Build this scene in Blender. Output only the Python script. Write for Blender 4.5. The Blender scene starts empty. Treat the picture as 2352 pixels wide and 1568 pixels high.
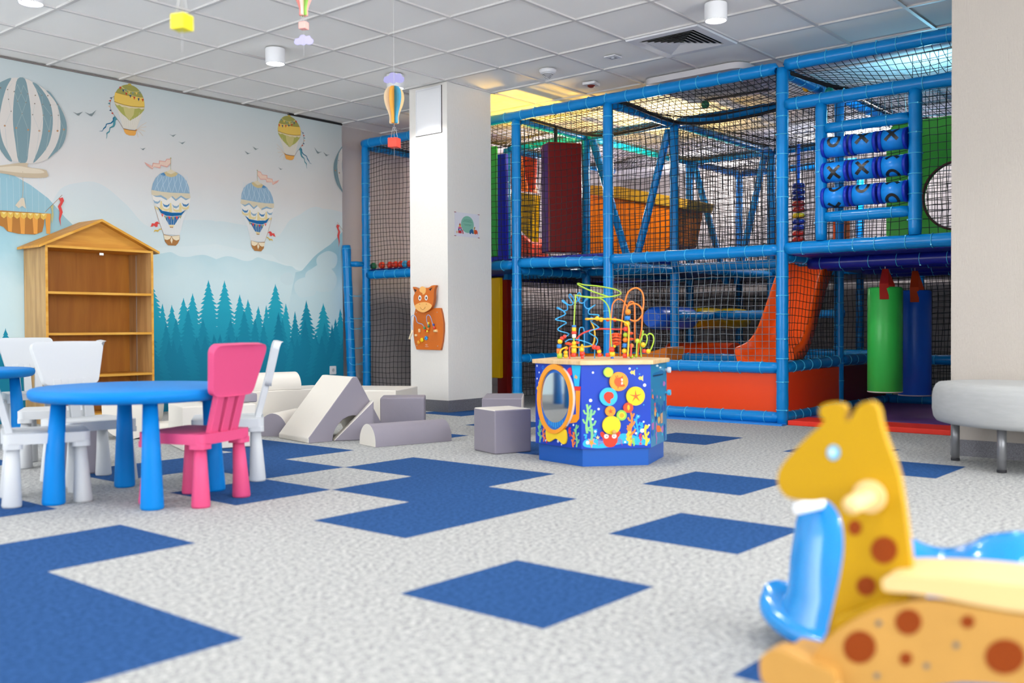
import bpy, bmesh, math, random
from mathutils import Vector, Matrix, geometry, noise
random.seed(7)
PI = math.pi
SC = bpy.context.scene
COL = SC.collection

# ---------------------------------------------------------------- camera calibration (metres, z up)
FPX, YAW, PIT, ROL = 2267.12, 0.871411, -0.0155517, -0.0044298
CAM = Vector((-2.359586, -2.969713, 0.730259))
_f = Vector((math.sin(YAW)*math.cos(PIT), math.cos(YAW)*math.cos(PIT), math.sin(PIT)))
_r = _f.cross(Vector((0, 0, 1))).normalized()
_u = _r.cross(_f)
CR = _r*math.cos(ROL) + _u*math.sin(ROL)
CU = -_r*math.sin(ROL) + _u*math.cos(ROL)
CF = _f
def ray(x, y): return CF + CR*((x-1176)/FPX) - CU*((y-784)/FPX)
def at(x, y, ax, v):
    d = ray(x, y); t = (v-CAM[ax])/d[ax]
    return CAM + d*t
def on_plane(x, y, p0, n):
    d = ray(x, y); n = Vector(n); t = (Vector(p0)-CAM).dot(n)/d.dot(n)
    return CAM + d*t

# ---------------------------------------------------------------- materials
def lin(c):
    c = c/255.0
    return c/12.92 if c <= .04045 else ((c+.055)/1.055)**2.4
def hexc(h):
    h = h.lstrip('#')
    return (lin(int(h[0:2], 16)), lin(int(h[2:4], 16)), lin(int(h[4:6], 16)), 1)
MATS = {}
def mat(name, col, rough=.5, metal=0, coat=0, spec=.5, bump=0, bscale=200, vary=0, vscale=8, emit=0, alpha=1, trans=0, stretch=None, sheen=0):
    if name in MATS: return MATS[name]
    m = bpy.data.materials.new(name); m.use_nodes = True
    nt = m.node_tree; b = nt.nodes['Principled BSDF']
    c = hexc(col) if isinstance(col, str) else col
    b.inputs['Base Color'].default_value = c
    b.inputs['Roughness'].default_value = rough
    b.inputs['Metallic'].default_value = metal
    b.inputs['Specular IOR Level'].default_value = spec
    b.inputs['Coat Weight'].default_value = coat
    b.inputs['Coat Roughness'].default_value = .08
    if trans: b.inputs['Transmission Weight'].default_value = trans
    if sheen: b.inputs['Sheen Weight'].default_value = sheen
    if emit:
        b.inputs['Emission Color'].default_value = c
        b.inputs['Emission Strength'].default_value = emit
    tc = nt.nodes.new('ShaderNodeTexCoord'); src = tc.outputs['Object']
    if stretch:
        mp = nt.nodes.new('ShaderNodeMapping'); mp.inputs['Scale'].default_value = stretch
        nt.links.new(src, mp.inputs['Vector']); src = mp.outputs['Vector']
    if vary:
        n = nt.nodes.new('ShaderNodeTexNoise'); n.inputs['Scale'].default_value = vscale; n.inputs['Detail'].default_value = 4
        nt.links.new(src, n.inputs['Vector'])
        r = nt.nodes.new('ShaderNodeMapRange'); r.inputs[1].default_value = .3; r.inputs[2].default_value = .7
        r.inputs[3].default_value = 1-vary; r.inputs[4].default_value = 1+vary
        nt.links.new(n.outputs['Fac'], r.inputs['Value'])
        mx = nt.nodes.new('ShaderNodeVectorMath'); mx.operation = 'SCALE'; mx.inputs[0].default_value = c[:3]
        nt.links.new(r.outputs[0], mx.inputs['Scale'])
        nt.links.new(mx.outputs[0], b.inputs['Base Color'])
    if bump:
        n = nt.nodes.new('ShaderNodeTexNoise'); n.inputs['Scale'].default_value = bscale; n.inputs['Detail'].default_value = 3
        nt.links.new(src, n.inputs['Vector'])
        bp = nt.nodes.new('ShaderNodeBump'); bp.inputs['Strength'].default_value = bump; bp.inputs['Distance'].default_value = .01
        nt.links.new(n.outputs['Fac'], bp.inputs['Height']); nt.links.new(bp.outputs[0], b.inputs['Normal'])
    MATS[name] = m
    return m
def wood(name, c1, c2, rough=.45, scale=(1, 1, 1), coat=0):
    if name in MATS: return MATS[name]
    m = bpy.data.materials.new(name); m.use_nodes = True
    nt = m.node_tree; b = nt.nodes['Principled BSDF']; b.inputs['Roughness'].default_value = rough
    b.inputs['Coat Weight'].default_value = coat
    tc = nt.nodes.new('ShaderNodeTexCoord'); mp = nt.nodes.new('ShaderNodeMapping'); mp.inputs['Scale'].default_value = scale
    n = nt.nodes.new('ShaderNodeTexNoise'); n.inputs['Scale'].default_value = 6; n.inputs['Detail'].default_value = 8; n.inputs['Distortion'].default_value = .6
    cr = nt.nodes.new('ShaderNodeValToRGB'); cr.color_ramp.elements[0].color = hexc(c1); cr.color_ramp.elements[1].color = hexc(c2)
    cr.color_ramp.elements[0].position = .35; cr.color_ramp.elements[1].position = .62
    nt.links.new(tc.outputs['Object'], mp.inputs['Vector']); nt.links.new(mp.outputs[0], n.inputs['Vector'])
    nt.links.new(n.outputs['Fac'], cr.inputs['Fac']); nt.links.new(cr.outputs[0], b.inputs['Base Color'])
    MATS[name] = m
    return m

# ---------------------------------------------------------------- mesh builder
class MB:
    def __init__(s): s.v = []; s.f = []; s.m = []; s.s = []
    def add(s, vs, fs, mi=0, sm=False):
        o = len(s.v); s.v += [Vector(p) for p in vs]
        for f in fs: s.f.append([i+o for i in f]); s.m.append(mi); s.s.append(sm)
        return o
    def xf(s, M, start=0):
        for i in range(start, len(s.v)): s.v[i] = M @ s.v[i]
        return s
    def box(s, c, d, rot=0, mi=0, M=None):
        x, y, z = d[0]/2, d[1]/2, d[2]/2
        R = Matrix.Rotation(rot, 4, 'Z') if M is None else M
        vs = [Vector(c) + (R @ Vector(p)) for p in [(-x,-y,-z),(x,-y,-z),(x,y,-z),(-x,y,-z),(-x,-y,z),(x,-y,z),(x,y,z),(-x,y,z)]]
        s.add(vs, [(0,3,2,1),(4,5,6,7),(0,1,5,4),(1,2,6,5),(2,3,7,6),(3,0,4,7)], mi); return s
    def cyl(s, p0, p1, r0, r1=None, n=16, mi=0, caps=True, sm=True):
        p0 = Vector(p0); p1 = Vector(p1); r1 = r0 if r1 is None else r1
        d = (p1-p0).normalized(); a = d.orthogonal().normalized(); b = d.cross(a)
        vs = [p0+(a*math.cos(t)+b*math.sin(t))*r0 for t in [2*PI*i/n for i in range(n)]] + [p1+(a*math.cos(t)+b*math.sin(t))*r1 for t in [2*PI*i/n for i in range(n)]]
        o = s.add(vs, [(i, (i+1)%n, n+(i+1)%n, n+i) for i in range(n)], mi, sm)
        if caps:
            s.f.append([o+i for i in range(n)][::-1]); s.m.append(mi); s.s.append(False)
            s.f.append([o+n+i for i in range(n)]); s.m.append(mi); s.s.append(False)
        return s
    def tube(s, pts, r, n=8, mi=0, closed=False, caps=True, sm=True):
        pts = [Vector(p) for p in pts]; N = len(pts)
        rs = r if isinstance(r, (list, tuple)) else [r]*N
        prev = None; vs = []
        for i in range(N):
            if closed: d = pts[(i+1)%N]-pts[i-1]
            else: d = pts[min(i+1, N-1)]-pts[max(i-1, 0)]
            if d.length < 1e-9: d = Vector((0, 0, 1))
            d.normalize()
            if prev is None: a = d.orthogonal().normalized()
            else:
                a = prev - d*prev.dot(d)
                a = a.normalized() if a.length > 1e-6 else d.orthogonal().normalized()
            prev = a; b = d.cross(a)
            vs += [pts[i]+(a*math.cos(2*PI*k/n)+b*math.sin(2*PI*k/n))*rs[i] for k in range(n)]
        fs = []
        for i in range(N if closed else N-1):
            j = (i+1) % N
            for k in range(n): fs.append((i*n+k, i*n+(k+1)%n, j*n+(k+1)%n, j*n+k))
        o = s.add(vs, fs, mi, sm)
        if caps and not closed:
            s.f.append([o+k for k in range(n)][::-1]); s.m.append(mi); s.s.append(False)
            s.f.append([o+(N-1)*n+k for k in range(n)]); s.m.append(mi); s.s.append(False)
        return s
    def lathe(s, prof, n=24, mi=0, c=(0, 0, 0), M=None, sm=True):
        vs = []
        for (r, z) in prof:
            for k in range(n):
                t = 2*PI*k/n; vs.append(Vector((r*math.cos(t), r*math.sin(t), z)))
        if M is not None: vs = [M @ v for v in vs]
        vs = [v+Vector(c) for v in vs]
        fs = []
        for i in range(len(prof)-1):
            for k in range(n): fs.append((i*n+k, i*n+(k+1)%n, (i+1)*n+(k+1)%n, (i+1)*n+k))
        o = s.add(vs, fs, mi, sm)
        if prof[0][0] > 1e-6: s.f.append([o+k for k in range(n)][::-1]); s.m.append(mi); s.s.append(False)
        if prof[-1][0] > 1e-6: s.f.append([o+(len(prof)-1)*n+k for k in range(n)]); s.m.append(mi); s.s.append(False)
        return s
    def sphere(s, c, r, n=16, m=10, mi=0, sc=(1, 1, 1)):
        vs = []; fs = []
        for i in range(m+1):
            ph = PI*i/m
            for k in range(n):
                t = 2*PI*k/n
                vs.append(Vector(c)+Vector((r*sc[0]*math.sin(ph)*math.cos(t), r*sc[1]*math.sin(ph)*math.sin(t), r*sc[2]*math.cos(ph))))
        for i in range(m):
            for k in range(n): fs.append((i*n+k, (i+1)*n+k, (i+1)*n+(k+1)%n, i*n+(k+1)%n))
        s.add(vs, fs, mi, True); return s
    def flat(s, pts, mi=0):                      # a filled polygon in 3D (concave allowed)
        pts = [Vector(p) for p in pts]
        tr = geometry.tessellate_polygon([pts])
        n = Vector((0, 0, 0))
        for i in range(len(pts)): n += pts[i].cross(pts[(i+1) % len(pts)])
        fs = []
        for t in tr:
            a, b, c = [pts[i] for i in t]
            if (b-a).cross(c-a).dot(n) < 0: t = t[::-1]
            fs.append(tuple(t))
        s.add(pts, fs, mi); return s
    def prism(s, pts, off, mi=0, side=None, sm=False):      # extrude a polygon by vector off
        pts = [Vector(p) for p in pts]; off = Vector(off); N = len(pts)
        n = Vector((0, 0, 0))
        for i in range(N): n += pts[i].cross(pts[(i+1) % N])
        if n.dot(off) < 0: pts = pts[::-1]
        tr = [tuple(t) for t in geometry.tessellate_polygon([pts])]
        n2 = -n if n.dot(off) < 0 else n
        fs = []
        for t in tr:
            a, b, c = [pts[i] for i in t]
            if (b-a).cross(c-a).dot(n2) < 0: t = t[::-1]
            fs.append(tuple(i+N for i in t)); fs.append(tuple(t[::-1]))
        s.add(pts+[p+off for p in pts], fs, mi)
        o = len(s.v)-2*N
        for i in range(N):
            j = (i+1) % N
            s.f.append([o+i, o+j, o+N+j, o+N+i]); s.m.append(mi if side is None else side); s.s.append(sm)
        return s
    def build(s, name, mats, parent=None, off=None, bevel=0, seg=2, sub=0, smooth_angle=None, wn=False, loc=None):
        off = Vector(off) if off is not None else Vector((0, 0, 0))
        me = bpy.data.meshes.new(name)
        me.from_pydata([tuple(v-off) for v in s.v], [], s.f)
        if not isinstance(mats, (list, tuple)): mats = [mats]
        for m in mats: me.materials.append(m)
        me.polygons.foreach_set('material_index', s.m)
        me.polygons.foreach_set('use_smooth', s.s)
        me.update()
        o = bpy.data.objects.new(name, me); COL.objects.link(o)
        if parent is not None: o.parent = parent
        else: o.location = loc if loc is not None else off
        if bevel:
            bm = bmesh.new(); bm.from_mesh(me); bmesh.ops.remove_doubles(bm, verts=bm.verts, dist=1e-5); bm.to_mesh(me); bm.free()
            md = o.modifiers.new('bevel', 'BEVEL'); md.width = bevel; md.segments = seg; md.limit_method = 'ANGLE'; md.angle_limit = math.radians(35)
            md.harden_normals = False
            for p in me.polygons: p.use_smooth = True
            try:
                w = o.modifiers.new('wn', 'WEIGHTED_NORMAL'); w.keep_sharp = True
            except Exception: pass
        if sub:
            md = o.modifiers.new('sub', 'SUBSURF'); md.levels = sub; md.render_levels = sub
        return o

def tag(o, label=None, cat=None, group=None, kind=None):
    if label: o['label'] = label
    if cat: o['category'] = cat
    if group: o['group'] = group
    if kind: o['kind'] = kind
    return o
def empty(name, loc, rz=0, label=None, cat=None, group=None):
    o = bpy.data.objects.new(name, None); COL.objects.link(o)
    o.location = loc; o.rotation_euler = (0, 0, rz); o.empty_display_size = .1
    return tag(o, label, cat, group)
def kids(o): return [c for c in COL.objects if c.parent == o]
def copy_tree(o, parent=None):
    c = o.copy(); COL.objects.link(c); c.parent = parent
    for ch in kids(o): copy_tree(ch, c)
    return c
def circ(n, r, c=(0, 0), a0=0, sx=1, sy=1): return [(c[0]+sx*r*math.cos(a0+2*PI*i/n), c[1]+sy*r*math.sin(a0+2*PI*i/n)) for i in range(n)]
def rrect(x0, y0, x1, y1, r, n=5):
    out = []
    for (cx, cy, a) in [(x1-r, y0+r, -PI/2), (x1-r, y1-r, 0), (x0+r, y1-r, PI/2), (x0+r, y0+r, PI)]:
        for i in range(n+1):
            t = a+PI/2*i/n; out.append((cx+r*math.cos(t), cy+r*math.sin(t)))
    return out
def spline(P, n=8, closed=False):
    P = [Vector(p) for p in P]; out = []; N = len(P)
    rng = range(N if closed else N-1)
    for i in rng:
        if closed: a, b, c, d = P[i-1], P[i], P[(i+1)%N], P[(i+2)%N]
        else: a, b, c, d = P[max(i-1,0)], P[i], P[i+1], P[min(i+2,N-1)]
        for k in range(n):
            t = k/n
            out.append(.5*((2*b)+(c-a)*t+(2*a-5*b+4*c-d)*t*t+(3*b-a-3*c+d)*t**3))
    if not closed: out.append(P[-1])
    return out
def spline2(P, n=6, closed=True):
    return [(v.x, v.y) for v in spline([(p[0], p[1], 0) for p in P], n, closed)]

# ================================================================ ROOM
ZC = 2.80
YW = 4.87
def struct(o): o['kind'] = 'structure'; return o

# floor: 50 cm carpet tiles, grey heather with scattered blue ones
def carpet(name, c1, c2, sc):
    m = bpy.data.materials.new(name); m.use_nodes = True; nt = m.node_tree; b = nt.nodes['Principled BSDF']
    b.inputs['Roughness'].default_value = .95; b.inputs['Specular IOR Level'].default_value = .05; b.inputs['Sheen Weight'].default_value = 0
    tc = nt.nodes.new('ShaderNodeTexCoord')
    n = nt.nodes.new('ShaderNodeTexNoise'); n.inputs['Scale'].default_value = sc; n.inputs['Detail'].default_value = 3; n.inputs['Roughness'].default_value = .75
    n2 = nt.nodes.new('ShaderNodeTexNoise'); n2.inputs['Scale'].default_value = 60; n2.inputs['Detail'].default_value = 5
    mx = nt.nodes.new('ShaderNodeMath'); mx.operation = 'MULTIPLY_ADD'; mx.inputs[1].default_value = .55
    sb = nt.nodes.new('ShaderNodeMath'); sb.operation = 'MULTIPLY'; sb.inputs[1].default_value = .45
    nt.links.new(tc.outputs['Object'], n.inputs['Vector']); nt.links.new(tc.outputs['Object'], n2.inputs['Vector'])
    nt.links.new(n2.outputs['Fac'], sb.inputs[0]); nt.links.new(n.outputs['Fac'], mx.inputs[0]); nt.links.new(sb.outputs[0], mx.inputs[2])
    cr = nt.nodes.new('ShaderNodeValToRGB'); cr.color_ramp.elements[0].position = .38; cr.color_ramp.elements[1].position = .6
    cr.color_ramp.elements[0].color = hexc(c1); cr.color_ramp.elements[1].color = hexc(c2)
    nt.links.new(mx.outputs[0], cr.inputs['Fac']); nt.links.new(cr.outputs[0], b.inputs['Base Color'])
    bp = nt.nodes.new('ShaderNodeBump'); bp.inputs['Strength'].default_value = .15; bp.inputs['Distance'].default_value = .003
    nt.links.new(n.outputs['Fac'], bp.inputs['Height']); nt.links.new(bp.outputs[0], b.inputs['Normal'])
    return m
M_CARPET = carpet('carpet_grey', '#76777A', '#C6C7C4', 240)
M_CBLUE = carpet('carpet_blue', '#1F3F6C', '#355B90', 240)
blue = {(0,0),(1,0),(1,-1),(2,-1),(2,-2), (2,-5),(2,-4),(1,-4),(1,-3),(0,-2),(0,-4), (-2,-1),(-3,-1),(-4,-1),(-5,-1),(-3,0),(-4,0),(-5,0),(-3,1),(-4,1),(-5,1),(-6,0),
        (-1,2),(1,2),(3,1),(6,-1),(5,2),(-1,4),(6,1),(-2,-3),(-3,-3),(4,-2),(7,-6),(4,-4),(6,-4),(3,-7),(5,-8),(-1,-6),(2,5),(-4,3),(0,6)}
mb = MB()
for i in range(-10, 20):
    for j in range(-10, 12):
        x0, y0 = i*.5, -j*.5
        mb.add([(x0, y0-.5, 0), (x0+.5, y0-.5, 0), (x0+.5, y0, 0), (x0, y0, 0)], [(0, 1, 2, 3)], 1 if (i, j) in blue else 0)
mb.box((2.5, -.5, -.06), (15.0, 11.0, .11), mi=0)
struct(mb.build('floor', [M_CARPET, M_CBLUE]))

# ceiling: 60 cm lay-in tiles on white T-bars
M_TILE = mat('ceiling_tile', '#F3F1EE', .9, bump=.12, bscale=500, spec=.2)
M_TBAR = mat('ceiling_tbar', '#CFCCCA', .5)
GX, GY = 2.47364, 2.22982
mb = MB()
mb.box((2.5, -.5, ZC+.06), (15.0, 11.0, .1), mi=0)
for k in range(-16, 20):
    x = GX + k*.6
    if -5 < x < 10: mb.box((x, -.5, ZC+.004), (.024, 11.0, .012), mi=1)
for k in range(-17, 13):
    y = GY + k*.6
    if -6 < y < 5: mb.box((2.5, y, ZC+.0045), (15.0, .024, .0115), mi=1)
struct(mb.build('ceiling', [M_TILE, M_TBAR]))

M_WALL = mat('wallpaper_white', '#E4E0DA', .75, bump=.35, bscale=300, vary=.012, vscale=300, stretch=(1, 1, .12), spec=.25)
M_WALLG = mat('wallpaper_grey', '#C2BAB8', .8, bump=.3, bscale=300, stretch=(1, 1, .25), spec=.25)
mb = MB(); mb.box((-1.2, YW+.1, 1.4), (10.94, .2, 2.8)); struct(mb.build('wall_left', M_WALL))
mb = MB(); mb.box((6.9, YW+.16, 1.4), (5.26, .2, 2.8)); struct(mb.build('wall_left_recess', M_WALLG))
mb = MB(); mb.box((9.6, 1.2, 1.4), (.2, 8.0, 2.8)); struct(mb.build('wall_back', mat('wall_back', '#A59E9C', .8)))
mb = MB(); mb.box((6.75, -2.45, 1.4), (5.6, .2, 2.8)); struct(mb.build('wall_right', MATS['wall_back']))
mb = MB(); mb.box((3.76, -3.6, 1.4), (.65, 4.604, 2.8)); struct(mb.build('wall_front_right', mat('wallpaper_cream', '#B4ACA3', .8, bump=.3, bscale=300, vary=.012, vscale=300, stretch=(1, 1, .12), spec=.2)))
M_GRAN = mat('granite', '#6B6A70', .45, vary=.55, vscale=260)
M_REAR = mat('wall_rear', '#E6E3DF', .8)
mb = MB(); mb.box((-4.9, -.4, .2), (.2, 10.8, .4)); mb.box((-4.9, -.4, 2.72), (.2, 10.8, .16)); mb.box((-4.9, -2.6, 1.52), (.2, 6.4, 2.24)); [mb.box((-4.9, y, 1.52), (.2, .18, 2.24)) for y in (2.4, 4.9)]; struct(mb.build('wall_rear_left', M_REAR))
mb = MB(); mb.box((-.65, -5.9, .2), (8.7, .2, .4)); mb.box((-.65, -5.9, 2.72), (8.7, .2, .16)); [mb.box((x, -5.9, 1.52), (.18, .2, 2.24)) for x in (-4.8, -2.2, .6, 3.4)]; struct(mb.build('wall_rear', M_REAR))
# pillar
PX0, PX1, PY0, PY1 = 3.70, 4.26, 2.835, 3.29
mb = MB(); mb.box(((PX0+PX1)/2, (PY0+PY1)/2, 1.4), (PX1-PX0, PY1-PY0, 2.8)); struct(mb.build('wall_pillar', M_WALL))
mb = MB()
w = .012
mb.box(((PX0+PX1)/2, PY0-w/2+.001, .05), (PX1-PX0+2*w, w, .1)); mb.box(((PX0+PX1)/2, PY1+w/2-.001, .05), (PX1-PX0+2*w, w, .1))
mb.box((PX0-w/2+.001, (PY0+PY1)/2, .05), (w, PY1-PY0, .1)); mb.box((PX1+w/2-.001, (PY0+PY1)/2, .05), (w, PY1-PY0, .1))
struct(mb.build('baseboard_pillar', M_GRAN))
mb = MB(); mb.box((3.435-.006, -3.6, .045), (.014, 4.60, .09)); struct(mb.build('baseboard_right', M_GRAN))
# shadow gap slot between the mural wall and the ceiling
mb = MB(); mb.box((3.93, YW-.006, ZC-.004), (.68, .014, .02)); struct(mb.build('trim_1', mat('dark_gap', '#1b1715', .8)))
# ceiling edge trim along mural wall
mb = MB(); mb.box((-1.2, YW-.008, ZC-.004), (9.6, .016, .01)); struct(mb.build('trim_2', mat('edge_trim', '#77706c', .6)))
# ================================================================ MURAL (printed wallpaper, flat)
def gradmat(name, stops, namp=0, nscale=2, mist=None, z0=0, z1=2.8):
    m = bpy.data.materials.new(name); m.use_nodes = True; nt = m.node_tree; b = nt.nodes['Principled BSDF']
    b.inputs['Roughness'].default_value = .75; b.inputs['Specular IOR Level'].default_value = .2
    g = nt.nodes.new('ShaderNodeNewGeometry'); sp = nt.nodes.new('ShaderNodeSeparateXYZ'); nt.links.new(g.outputs['Position'], sp.inputs[0])
    mr = nt.nodes.new('ShaderNodeMapRange'); mr.inputs[1].default_value = z0; mr.inputs[2].default_value = z1
    nt.links.new(sp.outputs['Z'], mr.inputs['Value'])
    n = nt.nodes.new('ShaderNodeTexNoise'); n.inputs['Scale'].default_value = nscale; n.inputs['Detail'].default_value = 6
    nt.links.new(g.outputs['Position'], n.inputs['Vector'])
    ma = nt.nodes.new('ShaderNodeMath'); ma.operation = 'MULTIPLY_ADD'; ma.inputs[1].default_value = namp
    nt.links.new(n.outputs['Fac'], ma.inputs[0]); nt.links.new(mr.outputs[0], ma.inputs[2])
    su = nt.nodes.new('ShaderNodeMath'); su.operation = 'SUBTRACT'; su.inputs[1].default_value = namp/2; nt.links.new(ma.outputs[0], su.inputs[0])
    cr = nt.nodes.new('ShaderNodeValToRGB'); e = cr.color_ramp.elements
    for i, (p, c) in enumerate(stops):
        if i < 2: el = e[i]; el.position = p
        else: el = e.new(p)
        el.color = hexc(c)
    nt.links.new(su.outputs[0], cr.inputs['Fac'])
    nt.links.new(cr.outputs[0], b.inputs['Base Color'])
    return m
mural_m = []
def mm(x):
    if x not in mural_m: mural_m.append(x)
    return mural_m.index(x)
def pm(hx): return mm(mat('print_'+hx.strip('#'), hx, .75, spec=.2))
MU = MB()
AX = (at(296, 193, 1, YW).x + at(664, 265, 1, YW).x)/2      # the print is mirrored about this line
LAY = [0]
XL, XR = -3.2, 4.268
MUY = YW - .003
def mflat(px, m, both=True, conv=None, layer=None):
    """px: pixel outline on the wall; conv maps drawing coordinates to pixels"""
    LAY[0] += 1
    y = MUY - .0002 - LAY[0]*.00002
    P = []
    for p in px:
        q = conv(*p) if conv else p
        w = at(q[0], q[1], 1, YW); P.append((w.x, w.z))
    for mir in ((False, True) if both else (False,)):
        Q = [(2*AX-x if mir else x, z) for x, z in P]
        Q2 = []
        if max(q[0] for q in Q) <= XL or min(q[0] for q in Q) >= XR: continue
        if max(q[0] for q in Q) > XR:                       # clip at the corner of the room
            for k in range(len(Q)):
                a, b = Q[k], Q[(k+1) % len(Q)]
                if a[0] <= XR: Q2.append(a)
                if (a[0] <= XR) != (b[0] <= XR):
                    t = (XR-a[0])/(b[0]-a[0]); Q2.append((XR, a[1]+t*(b[1]-a[1])))
            Q = Q2
        Q = [(x, min(z, 2.794)) for x, z in Q]
        if len(Q) >= 3: 
            if mir: LAY[0] += 1; y = MUY - .0002 - LAY[0]*.00002
            V = [(x, y, z) for x, z in Q]
            MU.flat(V, m)
def mline(pts, w, m, both=True, conv=None):
    """thin printed line, w in pixels"""
    Q = [conv(*p) if conv else p for p in pts]
    L, R_ = [], []
    for i, p in enumerate(Q):
        a = Q[max(i-1, 0)]; b = Q[min(i+1, len(Q)-1)]
        dx, dy = b[0]-a[0], b[1]-a[1]; l = math.hypot(dx, dy) or 1
        nx, ny = -dy/l*w/2, dx/l*w/2
        L.append((p[0]+nx, p[1]+ny)); R_.append((p[0]-nx, p[1]-ny))
    mflat(L+R_[::-1], m, both)
# sheet: sky
MU.add([(XL, MUY, 0), (XR, MUY, 0), (XR, MUY, ZC-.004), (XL, MUY, ZC-.004)], [(0, 1, 2, 3)],
       mm(gradmat('mural_sky', [(0, '#CFE3E8'), (.5, '#DCEBEE'), (.62, '#E2E6E6'), (.74, '#DAD6D3'), (1, '#BFC9CA')], .12, .9)))
fh = pm('#C3CDD0'); 
mhill = mm(gradmat('mural_hill', [(0, '#C9E2E8'), (.42, '#CFE5EA'), (.52, '#B9D9E1'), (.75, '#9FC6D2'), (1, '#9FC6D2')], .16, 2.2))
mhill2 = mm(gradmat('mural_hill_dark', [(0, '#CFE6EB'), (.4, '#C6E0E7'), (.5, '#A3CCD8'), (.8, '#93BDCB'), (1, '#93BDCB')], .22, 2.6))
mhaze = mm(gradmat('mural_haze', [(0, '#D8E8EB'), (.55, '#D8E8EB'), (.68, '#D5DEE0'), (.8, '#D6D8D7'), (1, '#D6D8D7')], .05, 1))
# distant haze hills
mflat(spline2([(120,560),(130,445),(190,418),(235,425),(290,470),(340,520),(400,508),(450,505),(500,512),(496,560)], 6), mhaze)
mflat(spline2([(640,600),(655,520),(690,492),(735,480),(780,486),(860,520),(900,640)], 6), mhaze, both=False)
# main ridge
c7 = lambda X, Y: (340+X/4.61, 560+Y/4.61)
mflat([c7(*p) for p in spline2([(60,100),(150,100),(240,88),(330,130),(420,138),(520,120),(610,120),(720,162)], 5, False)] + [(496, 900), (353, 900)], mhill, both=False)
mflat([c7(*p) for p in spline2([(720,162),(820,132),(900,140),(1010,178),(1090,175),(1160,142),(1250,170),(1340,190),(1450,228),(1520,238),(1570,275),(1625,285)], 5, False)] + [(790, 640), (790, 930), (496, 900)], mhill, both=False)
mflat([c7(*p) for p in spline2([(1560,300),(1625,282),(1680,222),(1760,132),(1850,60),(1930,5)], 5, False)] + [(790, 528), (790, 800), (650, 760)], mhill2)
mflat([(-80,400),(0,398),(30,402),(70,425),(110,455),(150,500),(200,560),(260,640),(260,900),(-80,900)], mhill2, both=False)
# cloud wisps
for cx, cy, s_ in [(735,640,34),(750,600,22),(700,660,24),(660,640,14)]:
    rr = random.Random(cx)
    mflat(spline2([(cx+s_*(1+.3*rr.random())*math.cos(a), cy+s_*.8*(1+.4*rr.random())*math.sin(a)) for a in [2*PI*k/9 for k in range(9)]], 4), mm(gradmat('mural_cloud', [(0, '#CFE4E9'), (1, '#C6DCE3')], .1, 3)) if 'mural_cloud' not in bpy.data.materials else mm(bpy.data.materials['mural_cloud']))
# spruces
t1 = mm(gradmat('mural_tree_back', [(0, '#1C87A6'), (.18, '#2093B0'), (.34, '#28A9C2'), (1, '#1F9AB5')], .06, 3))
t2 = mm(gradmat('mural_tree_mid', [(0, '#157C9C'), (.2, '#1B8BA9'), (.4, '#1C93AE'), (1, '#178AA6')], .06, 3))
t3 = mm(gradmat('mural_tree_front', [(0, '#15799A'), (.2, '#1883A2'), (.4, '#157F9E'), (1, '#147A9A')], .08, 4))
def spruce(cx, ty, h, w, m, seed, both=True):
    rr = random.Random(seed); L, Rr = [], []
    n = max(6, int(h/9.5)); 
    for side in (-1, 1):
        pts = []
        for k in range(1, n+1):
            t = k/n; y = ty+h*t
            hw = w*(t**.8)*(.85+.3*rr.random())
            step = h/n
            pts.append((cx+side*hw, y+step*(.15+.25*rr.random())))
            pts.append((cx+side*hw*(.62-.1*rr.random()), y+step*(.25)))
        (L if side < 0 else Rr).extend(pts)
    out = [(cx, ty-4)] + [(cx+1.2, ty+2)] + Rr + [(cx+w*.8, ty+h+60), (cx-w*.8, ty+h+60)] + L[::-1] + [(cx-1.2, ty+2)]
    mflat(out, m, both)
for i, (cx, ty, h, w) in enumerate([(515,647,120,34),(550,679,110,32),(632,655,130,42),(742,699,100,34),(569,690,100,30),(593,706,90,26),(611,704,90,20),(656,700,110,26),(781,712,90,22)]):
    spruce(cx, ty, h, w, t1, 10+i)
for i, (cx, ty, h, w) in enumerate([(560,715,120,34),(529,735,120,36),(585,735,110,28),(703,693,130,36),(677,718,110,24),(648,735,120,30),(605,745,120,30),(745,745,110,26),(770,735,110,26)]):
    spruce(cx, ty, h, w, t2, 40+i)
for i, (cx, ty, h, w) in enumerate([(639,720,130,30),(700,735,130,30),(762,748,120,26),(725,770,120,30),(670,775,120,34),(600,780,110,34),(550,790,110,36),(505,770,120,34)]):
    spruce(cx, ty, h, w, t3, 70+i)
rr9 = random.Random(9)
for k in range(17): spruce(500+k*18+rr9.random()*8, 772+rr9.random()*36, 90, 24+rr9.random()*8, t3 if k % 3 else t2, 200+k)
mflat([(496,862),(560,866),(620,860),(700,865),(790,862),(790,985),(496,985)], t3)
spruce(12, 757, 80, 30, t2, 5, False); spruce(-30, 740, 90, 30, t2, 6, False)
mflat([(-300,830),(40,826),(205,835),(205,1010),(-300,1010)], t3, both=False)
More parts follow.
